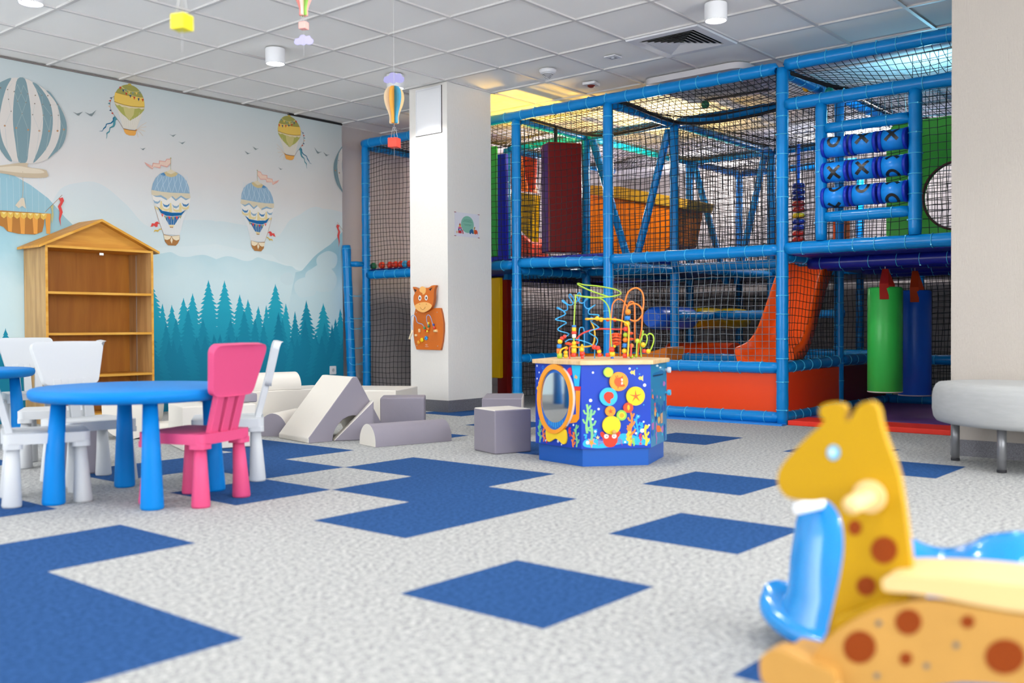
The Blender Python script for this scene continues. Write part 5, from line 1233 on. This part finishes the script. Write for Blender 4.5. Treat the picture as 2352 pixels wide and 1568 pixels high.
# ---- decks
def slab(name, x0, y0, x1, y1, z, th, m): mb = MB(); mb.box(((x0+x1)/2, (y0+y1)/2, z), (x1-x0, y1-y0, th)); return mb.build(name, m, tw, off=TO, bevel=.008)
slab('deck', X0+.02, 1.72, 5.48, 2.98, ZD+.035, .05, M_VB); slab('deck', X0+.02, 2.99, 5.48, 4.68, ZD+.015, .05, M_VB); slab('deck', X0+.05, -1.38, 6.6, YA-.05, ZD-.025, .04, M_VB)
slab('deck', 5.52, 1.74, 7.46, 4.68, ZD+.0, .04, M_VB); slab('deck', 5.52, YA+.05, 7.46, .75, ZD-.02, .03, M_VB)
slab('deck', 7.54, -1.2, 9.45, 4.6, ZD-.02, .04, M_VB); slab('deck', 5.55, 3.72, 7.46, 4.68, ZD-.06, .04, M_VB)  # rearmost slab is added, mostly unseen, to shade the level below
# ---- low red panels
def panel(P, U, V, th, m, name='padded_panel', bev=.008):
    P, U, V = Vector(P), Vector(U), Vector(V); N = U.cross(V).normalized(); mb = MB(); mb.prism([P, P+U, P+U+V, P+V], N*th); return mb.build(name, m, tw, off=TO, bevel=bev)
panel((X0+.012, YA+.04, .085), (0, 1.50, 0), (0, 0, .30), .035, M_OR); panel((X0+.05, YA+.015, .09), (.99, 0, 0), (0, 0, .30), .03, M_OR); panel((5.55, YA+.015, .09), (1.0, 0, 0), (0, 0, .30), .03, mat('vinyl_wine', '#6E1020', .35, spec=.3, coat=.12))
# ---- facade nets
net((X0, YA+.05, ZD+.03), (0, 1.44, 0), (0, 0, 1.26), seed=1); net((X0, 1.75, ZD+.03), (0, .89, 0), (0, 0, 1.26), seed=2); net((X0, 2.74, ZD+.03), (0, .28, 0), (0, 0, 1.26), seed=3)
net((X0, 3.30, ZD+.03), (0, 1.36, 0), (0, 0, 1.26), seed=4, cell=.047); net((X0, 3.30, .06), (0, 1.36, 0), (0, 0, 1.15), seed=5, cell=.052, wob=.02)
net((X0, YA+.05, .45), (0, 1.44, 0), (0, 0, .80), seed=6, m=M_NLIT); net((X0+.05, YA, .47), (.99, 0, 0), (0, 0, .76), seed=7)
net((X0+.03, -1.25, ZD+.04), (0, .50, 0), (0, 0, 1.22), seed=8); net((X0+.04, -.72, ZD+.04), (0, .86, 0), (0, 0, 1.0), seed=81, cell=.06)
# ---- interior nets
for k, (P, U, V) in enumerate([((5.5, 1.75, ZD), (0, .89, 0), (0, 0, 1.24)), ((5.5, YA+.05, ZD), (0, 1.44, 0), (0, 0, 1.24)), ((5.5, 2.74, ZD), (0, .9, 0), (0, 0, 1.24)), ((X0+.05, 2.69, ZD+.06), (1.0, 0, 0), (0, 0, 1.2)),
        ((7.5, 1.75, ZD-.4), (0, .89, 0), (0, 0, 1.65)), ((7.5, YA+.05, .45), (0, 1.44, 0), (0, 0, 2.05)), ((5.55, 1.70, ZD), (1.9, 0, 0), (0, 0, 1.24)), ((5.5, 2.74, .1), (0, .9, 0), (0, 0, 1.1)), ((5.55, 2.69, .1), (1.9, 0, 0), (0, 0, 1.1)), ((7.5, 1.75, .1), (0, 1.9, 0), (0, 0, 1.1)),
        ((X0+.10, 2.71, .1), (.9, 0, 0), (0, 0, 1.1)), ((6.6, YA, .1), (0, -1.35, 0), (0, 0, 1.1)), ((5.5, YA-.05, ZD), (0, -1.15, 0), (0, 0, 1.24)), ((8.7, 1.2, ZD), (0, 1.45, 0), (0, 0, 1.24)), ((7.5, -1.2, .1), (0, 1.3, 0), (0, 0, 2.3))]):
    net(P, U, V, seed=20+k, cell=.052, r=.0034)
# ---- sagging ceiling nets
for k, (x0, y0, x1, y1, s_) in enumerate([(X0+.03, YA+.04, 5.46, 1.66, .10), (X0+.03, 1.74, 5.46, 2.65, .05), (X0+.03, 2.73, 5.46, 3.66, .05), (5.54, 1.74, 7.46, 2.65, .08), (5.54, YA+.04, 7.46, 1.66, .10), (X0+.03, -1.2, 5.46, YA-.04, .14), (5.54, -1.2, 7.46, YA-.04, .1), (5.54, 2.73, 7.46, 3.66, .08), (X0+.03, 3.5, 5.46, 4.66, .04), (7.54, 1.3, 8.66, 2.65, .05)]):
    net((x0, y0, ZT+.01), (x1-x0, 0, 0), (0, y1-y0, 0), seed=50+k, sag=s_, wob=.03, name='roof_net')
# rope edge of the roof nets
def rope(pts, r=.012): mb = MB(); mb.tube(spline(pts, 8), r, n=6); mb.build('net_edge_rope', M_N, tw, off=TO)
rope([(X0+.05, YA-.02, ZT), (X0+.5, YA-.35, ZT-.10), (X0+.8, -.7, ZT-.09), (X0+.6, -1.2, ZT-.03)], .014); rope([(X0+.1, 1.6, ZT), (X0+.95, 1.55, ZT-.04), (X0+1.0, .9, ZT-.06), (X0+.9, YA+.1, ZT)], .013); rope([(X0+.1, 2.6, ZT), (X0+.95, 2.55, ZT-.02), (X0+1.0, 2.1, ZT-.03), (X0+.95, 1.75, ZT-.02)], .013)
pipe('rail', (X0+.06, 1.70, ZT+.02), (X0+.55, 1.70, ZT+.01), .04, m=mat('pipe_black', '#1a1715', .5), tie_m=mat('tie_silver', '#B9B9BE', .3))
# ---- padded corner wedges left, behind the pillar edge
panel((X0+.10, 2.985, .25), (.0, .24, 0), (0, 0, .93), .05, M_YE); panel((X0+.15, 2.935, .04), (0, .12, 0), (0, 0, 1.12), .06, M_RD)
panel((X0+.12, 3.04, ZD+.10), (0, .18, 0), (0, 0, 1.02), .03, M_GN); panel((X0+.30, 3.08, ZD+.06), (0, .20, 0), (0, 0, 1.02), .05, mat('vinyl_ultramarine', '#1820D0', .35, spec=.3, coat=.12)); 
pipe('rail', (X0+.7, 2.78, .44), (X0+1.0, 2.05, .44), .03, ties=False, m=M_OG)
panel((X0+.62, 2.05, .42), (0, .70, 0), (.25, 0, 0), .04, M_OG)
# ---- leaning pipe at the far left, tied to the corner post
lp = empty('leaning_pipe', (4.40, 4.82, 0), 0, 'blue padded pipe leaning beside the left corner post of the tower', 'padded pipe')
pipe('padding', (4.295, 4.76, 0), (4.262, 4.80, 1.56), .045, parent=lp, off=Vector((4.40, 4.82, 0)))
pipe('cross_pipe', (4.29, 4.77, 1.37), (4.40, 4.71, 1.37), .03, parent=lp, off=Vector((4.40, 4.82, 0)))
mb = MB()
for z, dz in [(1.05, -.05), (.82, -.04), (.72, -.06), (.52, -.05), (.36, -.07)]:
    pts = []
    for k in range(25):
        t = 2*PI*k/24; c = Vector((4.335, 4.74, z)); pts.append(c+Vector((.10*math.cos(t), .045*math.sin(t)-.02, dz*.5*math.sin(t*1.0)*math.cos(t))))
    mb = MB(); mb.tube(pts, .0025, n=5); mb.build('tie_loop', M_T, lp, off=Vector((4.40, 4.82, 0)))
# ================================================================ THINGS IN THE TOWER
# slide
sl = empty('slide', (5.1, .46, 0), 0, 'orange red plastic slide coming down inside the tower behind the front corner post', 'slide'); so_ = Vector((5.1, .46, 0))
prof = [(5.80, 1.235), (5.55, 1.235), (5.45, 1.19), (5.30, 1.03), (5.16, .83), (5.03, .65), (4.93, .55), (4.82, .49), (4.66, .465)]
pts = spline([(a, 0, b) for a, b in prof], 5); mb = MB(); vs = []; prf = []
for i, p in enumerate(pts):
    t = i/(len(pts)-1); y0 = .205-.02*t; y1 = .56+.08*t**3; h = .14-.05*t**4
    d = (pts[min(i+1, len(pts)-1)]-pts[max(i-1, 0)]).normalized(); n_ = Vector((d.z, 0, -d.x)) if d.x < 0 else Vector((-d.z, 0, d.x))
    if n_.z < 0: n_ = -n_
    row = [(y0-.02, h-.03), (y0-.012, h), (y0+.012, h), (y0+.03, .03), (y0+.07, 0), (y1-.07, 0), (y1-.03, .03), (y1-.012, h), (y1+.012, h), (y1+.02, h-.03), (y1, -.03), (y0, -.03)]
    for (y, q_) in row: vs.append(Vector((p.x, y, p.z))+n_*q_)
K = 12; fs = [(i*K+k, (i+1)*K+k, (i+1)*K+(k+1) % K, i*K+(k+1) % K) for i in range(len(pts)-1) for k in range(K)]
mb.add(vs, fs, 0, True); mb.flat(vs[:K]); mb.flat(vs[-K:]); mb.build('chute', mat('slide_orange', '#FF5A12', .35, spec=.3, coat=.12), sl, off=so_)
mb = MB(); mb.box((5.62, .44, 1.36), (.30, .52, .02)); mb.box((5.62, .19, 1.45), (.32, .02, .30)); mb.build('entry_frame', MATS['slide_orange'], sl, off=so_, bevel=.008)
# tic tac toe panel
tt = empty('tic_tac_toe_panel', (X0-.02, -.45, 1.34), 0, 'blue pipe frame with nine turning X and O cylinders on the tower front', 'game panel'); to = Vector((X0-.02, -.45, 1.34))
pipe('frame_post', (X0, -.128, ZD+.05), (X0, -.128, 2.30), .041, parent=tt, off=to); pipe('frame_post', (X0, -.778, ZD+.05), (X0, -.778, 2.30), .044, parent=tt, off=to)
pipe('frame_bar', (X0, -.165, 2.118), (X0, -.74, 2.118), .038, parent=tt, off=to); pipe('frame_bar', (X0, -.165, 1.492), (X0, -.74, 1.492), .038, parent=tt, off=to)
M_RL = mat('roller_blue', '#1488E4', .35, spec=.3, coat=.12); M_RC = mat('roller_cap', '#1230B0', .35, spec=.3, coat=.12); M_INK = mat('ink_black', '#15161a', .4)
MARKS = [[[('O', .6)], [('X', .55)], [('X', .5)]], [[('X', -.15)], [('X', .05)], [('X', 1.3), ('O', -1.2)]], [[('O', 1.25), ('X', -1.35)], [('O', .85)], [('X', 1.45), ('O', -1.0)]]]
for r_ in range(3):
    zc = 1.98-.1765*r_
    mb = MB(); mb.cyl((X0, -.165, zc), (X0, -.74, zc), .008, n=8); mb.build('axle', mat('steel', '#9a9aa2', .3, .9), tt, off=to)
    for c_ in range(3):
        yc = -.243-.200*c_; rr_ = .070; mb = MB()
        mb.cyl((X0, yc+.078, zc), (X0, yc-.078, zc), rr_, n=32)
        ro = mb.build('roller', M_RL, tt, off=to)
        for s_ in (-1, 1): mb = MB(); mb.cyl((X0, yc+s_*.070, zc), (X0, yc+s_*.092, zc), rr_+.004, n=32); mb.build('end_cap', M_RC, ro, off=to)
        # mark wrapped on the cylinder; a0 = direction of the mark (0 = straight at the viewer, positive = up)
        mb = MB()
        def wrap(strk, wd):
            L = []
            for i, (u, v) in enumerate(strk):
                a = strk[max(i-1, 0)]; b = strk[min(i+1, len(strk)-1)]; dx, dy = b[0]-a[0], b[1]-a[1]; l = math.hypot(dx, dy) or 1
                L.append(((u-dy/l*wd, v+dx/l*wd), (u+dy/l*wd, v-dx/l*wd)))
            def P(u, v): th = a0+v/rr_; R_ = rr_+.0016; return Vector((X0-R_*math.cos(th), yc-u, zc+R_*math.sin(th)))
            vs = []; 
            for l, r2 in L: vs += [P(*l), P(*r2)]
            mb.add(vs, [(2*i, 2*i+1, 2*i+3, 2*i+2) for i in range(len(L)-1)])
        for mk, a0 in MARKS[r_][c_]:
          if mk == 'X':
            for s_ in (-1, 1): wrap([(-.042+.084*k/8, s_*(-.045+.09*k/8)) for k in range(9)], .0115)
          else: wrap([(.038*math.cos(2*PI*k/24), .045*math.sin(2*PI*k/24)) for k in range(25)], .0105)
        mb.build('printed_mark', M_INK, ro, off=to)
# green round-hole panel
gp = empty('hole_panel', (5.35, -.9, ZD), 0, 'green padded panel with a round crawl hole on the upper deck at the right', 'panel'); go = Vector((5.35, -.9, ZD))
oy, oz, rad = -.80, 1.68, .252
outer = [(-.275, ZD+.02), (-1.60, ZD+.02), (-1.60, 2.27), (-.30, 2.27)]
mb = MB(); N = 48; vs = []; 
for k in range(N):
    t = 2*PI*k/N; c_, s_ = math.cos(t), math.sin(t); y = oy+rad*c_; z = oz+rad*s_
    kx = min((-.275-oy)/c_ if c_ > 1e-6 else 9, (oy+1.60)/-c_ if c_ < -1e-6 else 9, (2.27-oz)/s_ if s_ > 1e-6 else 9, (oz-ZD-.02)/-s_ if s_ < -1e-6 else 9)
    vs += [(5.33, y, z), (5.33, oy+kx*c_, oz+kx*s_), (5.38, y, z), (5.38, oy+kx*c_, oz+kx*s_)]
fs = []
for k in range(N):
    a, b = 4*k, 4*((k+1) % N); fs += [(a, b, b+1, a+1), (a+2, a+3, b+3, b+2), (a, a+2, b+2, b)]
mb.add(vs, fs); mb.build('board', mat('panel_green', '#4CC83C', .4, spec=.3), gp, off=go)
mb = MB(); mb.tube([(5.33, oy+rad*math.cos(t), oz+rad*math.sin(t)) for t in [2*PI*k/48 for k in range(48)]], .009, n=6, closed=True); mb.build('hole_rim', mat('rim_brown', '#6A3A28', .5), gp, off=go)
# hanging rolls under the deck
def roll(x, y, z0, z1, r, m, strap, label, name='hanging_roll', zc=1.19):
    t = empty(name, (x, y, z0), 0, label, 'punching bag'); o_ = Vector((x, y, z0))
    mb = MB(); mb.lathe([(0, z0), (r*.92, z0), (r, z0+.012), (r, z1-.012), (r*.92, z1), (0, z1)], n=36, c=(x, y, 0)); mb.build('roll', m, t, off=o_)
    mb = MB(); mb.lathe([(r*1.002, z0+.004), (r*1.006, z0+.008), (r*1.002, z0+.012)], n=36, c=(x, y, 0)); mb.build('bottom_seam', mat('foam_seam', '#C9C3BC', .6), t, off=o_)
    for s_ in (-1, 1):
        top = Vector((x, y, zc-.06)); side = Vector((x, y, z1))+CRH*(s_*r*.42)-CFH*(s_*.0+.0)*r
        fr = -CFH*r*.9 if s_ < 0 else CFH*r*.3
        a_ = side+fr; w_ = CRH*.032; mb = MB()
        P = [top-w_*.7, top+w_*.7, a_+w_+Vector((0, 0, .02)), a_-w_+Vector((0, 0, .02))]
        low = a_+(-CFH*.008 if s_ < 0 else Vector((0, 0, 0)))
        mb.add(P+[low-w_-Vector((0, 0, .09 if s_ < 0 else 0)), low+w_-Vector((0, 0, .09 if s_ < 0 else 0))], [(0, 1, 2, 3), (3, 2, 5, 4)])
        so2 = mb.build('strap', strap, t, off=o_); md = so2.modifiers.new('thick', 'SOLIDIFY'); md.thickness = .005
    mb = MB(); 
    for k in range(4):
        cc = Vector((x, y, zc-.045+.02*k)); e = CRH if k % 2 else CFH
        mb = MB(); mb.tube([cc+e*(.006*math.cos(q_))+Vector((0, 0, .013*math.sin(q_))) for q_ in [2*PI*i/12 for i in range(12)]], .002, n=5, closed=True); mb.build('chain_link', mat('steel', '#9a9aa2', .3, .9), t, off=o_)
roll(4.88, -.425, .235, 1.0, .122, M_GN, mat('strap_red', '#A8241A', .4, coat=.2), 'green vinyl roll hanging on red straps under the right side of the tower')
roll(5.30, -.50, .19, .985, .118, M_BB, mat('strap_orange', '#C8471A', .4, coat=.2), 'blue vinyl roll hanging on orange straps behind the green roll')
# mat under the rolls
mb = MB(); mb.box((4.60, -.445, .0175), (.34, 1.13, .035)); a_ = mb.build('play_mat', [mat('mat_red', '#EE2E18', .6)], None, off=(4.6, -.445, 0), bevel=.004); tag(a_, 'red floor mat strip along the tower opening under the hanging rolls', 'mat')
mb = MB(); mb.box((5.66, -.60, .0175), (1.76, 1.48, .035)); a_ = mb.build('play_mat', [mat('mat_purple', '#6A3F86', .7)], None, off=(5.66, -.6, 0), bevel=.004); tag(a_, 'purple floor mat behind the red strip under the tower', 'mat')
mb = MB(); mb.box((4.50, -1.07, .0175), (.16, .10, .035)); a_ = mb.build('mat_corner', [mat('mat_blue', '#1F86E0', .5)], None, off=(4.50, -1.07, 0)); tag(a_, 'small blue mat corner at the end of the red strip by the bench', 'mat')
mb = MB(); mb.box((4.375, .93, .006), (.09, 1.62, .012)); a_ = mb.build('floor_edging', [mat('mat_blue', '#1F86E0', .5)], None, off=(4.375, .93, 0)); tag(a_, 'thin blue floor edging along the foot of the tower front', 'edging')
# big red and purple block hanging on the upper deck
hb2 = empty('hanging_block', (4.90, 2.535, ZD+.08), 0, 'tall red padded block with purple side hanging on a black strap in the upper tower', 'padded block'); ho = Vector((4.90, 2.535, ZD+.08))
Mx = Matrix.Rotation(math.radians(57), 4, 'Z')
mb = MB(); mb.box((4.90, 2.535, 1.90), (.20, .33, 1.00), M=Mx); mb.m = [0, 0, 0, 0, 1, 0]; mb.build('block', [M_RD, M_PU], hb2, off=ho, bevel=.015, seg=3)
mb = MB(); mb.box((4.90, 2.60, 2.48), (.012, .035, .18)); mb.build('strap', mat('strap_black', '#161616', .6), hb2, off=ho)
# yellow and orange shapes deeper in
def thing_panel(name, outline, x, th, m, label, cat='padded block'):
    mb = MB(); mb.prism([(x, y, z) for y, z in outline], (th, 0, 0)); c = (x+th/2, sum(p[0] for p in outline)/len(outline), min(p[1] for p in outline))
    return tag(mb.build(name, m, None, off=c, bevel=.01), label, cat)
def pxo(pts, x): return [(at(p[0], p[1], 0, x).y, at(p[0], p[1], 0, x).z) for p in pts]
thing_panel('padded_wedge', pxo([(1168,438),(1226,446),(1222,556),(1190,525),(1172,480)], 5.9), 5.9, .12, M_YE, 'bright yellow pointed padded wedge in the upper tower left of the red block')
thing_panel('padded_block', pxo([(1170,345),(1195,350),(1212,440),(1168,436)], 6.1), 6.1, .2, M_OG, 'brown orange padded block above the yellow wedge in the upper tower')
thing_panel('padded_block', pxo([(1198,355),(1228,358),(1226,430),(1215,440),(1205,400)], 5.98), 5.98, .05, M_OR, 'narrow orange red padded piece beside the red hanging block')
thing_panel('padded_block', pxo([(1164,540),(1200,540),(1222,560),(1222,588),(1164,588)], 6.2), 6.2, .3, mat('vinyl_dots_orange', '#D8431A', .5, vary=.4, vscale=20), 'low orange red padded block under the yellow wedge')
thing_panel('padded_block', pxo([(1330,440),(1352,447),(1500,469),(1560,478),(1545,560),(1500,596),(1330,598)], 6.6), 6.6, .5, M_OG, 'large orange padded ramp in the upper tower behind the V-shaped braces')
thing_panel('padded_block', pxo([(1352,425),(1420,428),(1582,458),(1575,480),(1352,446)], 6.55), 6.55, .55, mat('vinyl_mustard', '#B48A1C', .45), 'mustard yellow top pad on the large orange ramp')
# twisted beads post
bp_ = empty('bead_post', (5.9, .95, ZD), 0, 'vertical post threaded with red, yellow and blue rings beside the front corner post', 'toy'); bo = Vector((5.9, .95, ZD))
p_ = at(1834, 480, 0, 5.85); bo = Vector((5.85, p_.y, ZD)); bp_.location = bo
mb = MB(); mb.cyl((bo.x, bo.y, ZD), (bo.x, bo.y, 2.3), .015, n=10); mb.build('rod', M_BB, bp_, off=bo)
cc = ['#F2C818', '#C8281A', '#C8281A', '#1C3FB0', '#1C3FB0', '#F2C818', '#B8241A', '#B8241A', '#18308A', '#18308A', '#18308A']
for k, c_ in enumerate(cc):
    z = ZD+.14+k*.052; mb = MB(); mb.lathe([(.018, z-.024), (.05, z-.02), (.058, z), (.05, z+.02), (.018, z+.024)], n=20, c=(bo.x, bo.y, 0)); mb.build('ring', mat('ringv_'+c_.strip('#'), c_, .3, coat=.3), bp_, off=bo)
# padded rolls / humps in the lower level
def hump(x, y0, y1, z, r, m, label, sz=.6):
    mb = MB(); mb.prism([(x+a, y0, z+b) for a, b in [(-r, 0)]+[(-r*math.cos(t), r*sz*math.sin(t)) for t in [PI*k/14 for k in range(15)]]+[(r, 0)]], (0, y1-y0, 0))
    return tag(mb.build('padded_hump', m, None, off=(x, (y0+y1)/2, z), bevel=.02, seg=3), label, 'padded roll')
def lroll(x0, x1, y, z, r, m, label, n=1):
    mb = MB(); K = 14*n; pts = []; rs = []
    for k in range(K+1):
        t = k/K; pts.append((x0+(x1-x0)*t, y, z)); rs.append(r*(.82+.18*abs(math.sin(PI*n*t))**.35) if 0 < k < K else r*.7)
    mb.tube(pts, rs, n=22); return tag(mb.build('padded_roll', m, None, off=((x0+x1)/2, y, z-r), bevel=0), label, 'padded roll')
lroll(5.36, 6.10, 1.87, .80, .112, M_BB, 'dark blue padded roll lying along the middle rail in the lower tower')
lroll(6.14, 7.22, 1.87, .80, .105, M_YE, 'yellow padded roll lying beside the dark blue roll in the lower tower', 2)
h3 = pxo([(1545,815),(1690,815)], 6.2); hump(6.2, h3[1][0], h3[0][0], .455, .18, M_OR, 'low red padded hump on the floor of the lower tower', .6)
thing_panel('padded_slope', pxo([(1420,828),(1532,796),(1532,828)], 5.2), 5.2, .3, M_OG, 'small yellow orange padded slope behind the bead maze')
# balls
def ball(p, r, c, label): mb = MB(); mb.sphere((0, 0, 0), r, 20, 14); o = mb.build('play_ball', mat('ball_'+c.strip('#'), c, .35), None, loc=p); return tag(o, label, 'ball', 'plastic play balls in the tower')
for (px_, c, ds) in [(858, '#1E7A4A', 'dark green ball nearest the corner post'), (877.5, '#E8401E', 'big orange ball pressed against the net'), (896, '#E0381C', 'half hidden red ball'), (909, '#E43A1C', 'red ball in the middle of the row'), (922, '#D8361C', 'red ball left of the blue one'), (931, '#35A8DC', 'light blue ball'), (942, '#E43A1C', 'red ball cut off by the pillar')]:
    p = at(px_, 603, 0, X0+.09 if px_ != 877.5 else X0+.06); ball((p.x, p.y, ZD+.04+.036), .036, c, ds+' on the left upper deck of the tower')
for (px_, py_, c, xx, ds) in [(1620, 240, '#146A44', 4.85, 'dark green ball lying in the roof net'), (1853, 201, '#E8A81A', 5.0, 'yellow ball lying in the roof net right of the corner post'), (1905, 210, '#1E9A8A', 5.1, 'teal ball in the roof net above the X and O cylinders')]:
    p = at(px_, py_, 0, xx); ball(p, .034, c, ds)
# ================================================================ LIGHT
def light(kind, loc, energy, color=(1, 1, 1), size=.3, spot=None, blend=.5, rot=None, name='lamp'):
    ld = bpy.data.lights.new(name, kind); ld.energy = energy; ld.color = color
    if kind == 'AREA': ld.size = size
    else: ld.shadow_soft_size = size
    if spot: ld.spot_size = math.radians(spot); ld.spot_blend = blend
    o = bpy.data.objects.new(name, ld); COL.objects.link(o); o.location = loc
    if rot: o.rotation_euler = rot
    return o
light('SPOT', (4.95, 3.0, 2.1), 60, (1, .58, .05), .06, spot=135, blend=.6, rot=(PI, 0, 0), name='yellow_tint_light')  # both yellow uplights are added to tint the ceiling; no fixture there
light('SPOT', (6.2, 2.3, 2.0), 60, (1, .62, .06), .06, spot=140, blend=.6, rot=(PI, 0, 0), name='yellow_tint_light')
light('POINT', (5.6, -.5, 2.45), 14, (.30, .75, 1), .06, name='cyan_tint_light')  # added to tint the ceiling behind the net cyan, without a fixture
light('POINT', (8.4, 1.0, 2.5), 42, (1, .97, .95), .1, name='tower_fill_light')  # white points without fixtures, added as fill inside the tower
light('POINT', (8.9, 3.2, 2.5), 30, (1, .97, .95), .1, name='tower_fill_light')
light('POINT', (6.6, 3.9, 2.3), 20, (1, .97, .95), .1, name='tower_fill_light')
light('POINT', (6.0, 2.2, 2.3), 14, (1, .93, .85), .08, name='tower_fill_light')  # warm fill added to brighten the orange ramp
wd = bpy.data.worlds.new('world'); SC.world = wd; wd.use_nodes = True
bg = wd.node_tree.nodes['Background']; bg.inputs[0].default_value = (.93, .96, 1, 1); bg.inputs[1].default_value = 4.5

# ================================================================ CAMERA
cd = bpy.data.cameras.new('camera'); cam = bpy.data.objects.new('camera', cd); COL.objects.link(cam); SC.camera = cam
cam.matrix_world = Matrix(((CR.x, CU.x, -CF.x, CAM.x), (CR.y, CU.y, -CF.y, CAM.y), (CR.z, CU.z, -CF.z, CAM.z), (0, 0, 0, 1)))
cd.sensor_width = 36; cd.sensor_fit = 'HORIZONTAL'; cd.lens = FPX*36/2352; cd.clip_start = .05; cd.clip_end = 100
cd.dof.use_dof = True; cd.dof.focus_distance = 7.3; cd.dof.aperture_fstop = 2.0
SC.view_settings.view_transform = 'Standard'; SC.view_settings.look = 'None'; SC.view_settings.gamma = 1
SC.view_settings.exposure = 0.84
SC.view_settings.use_curve_mapping = False
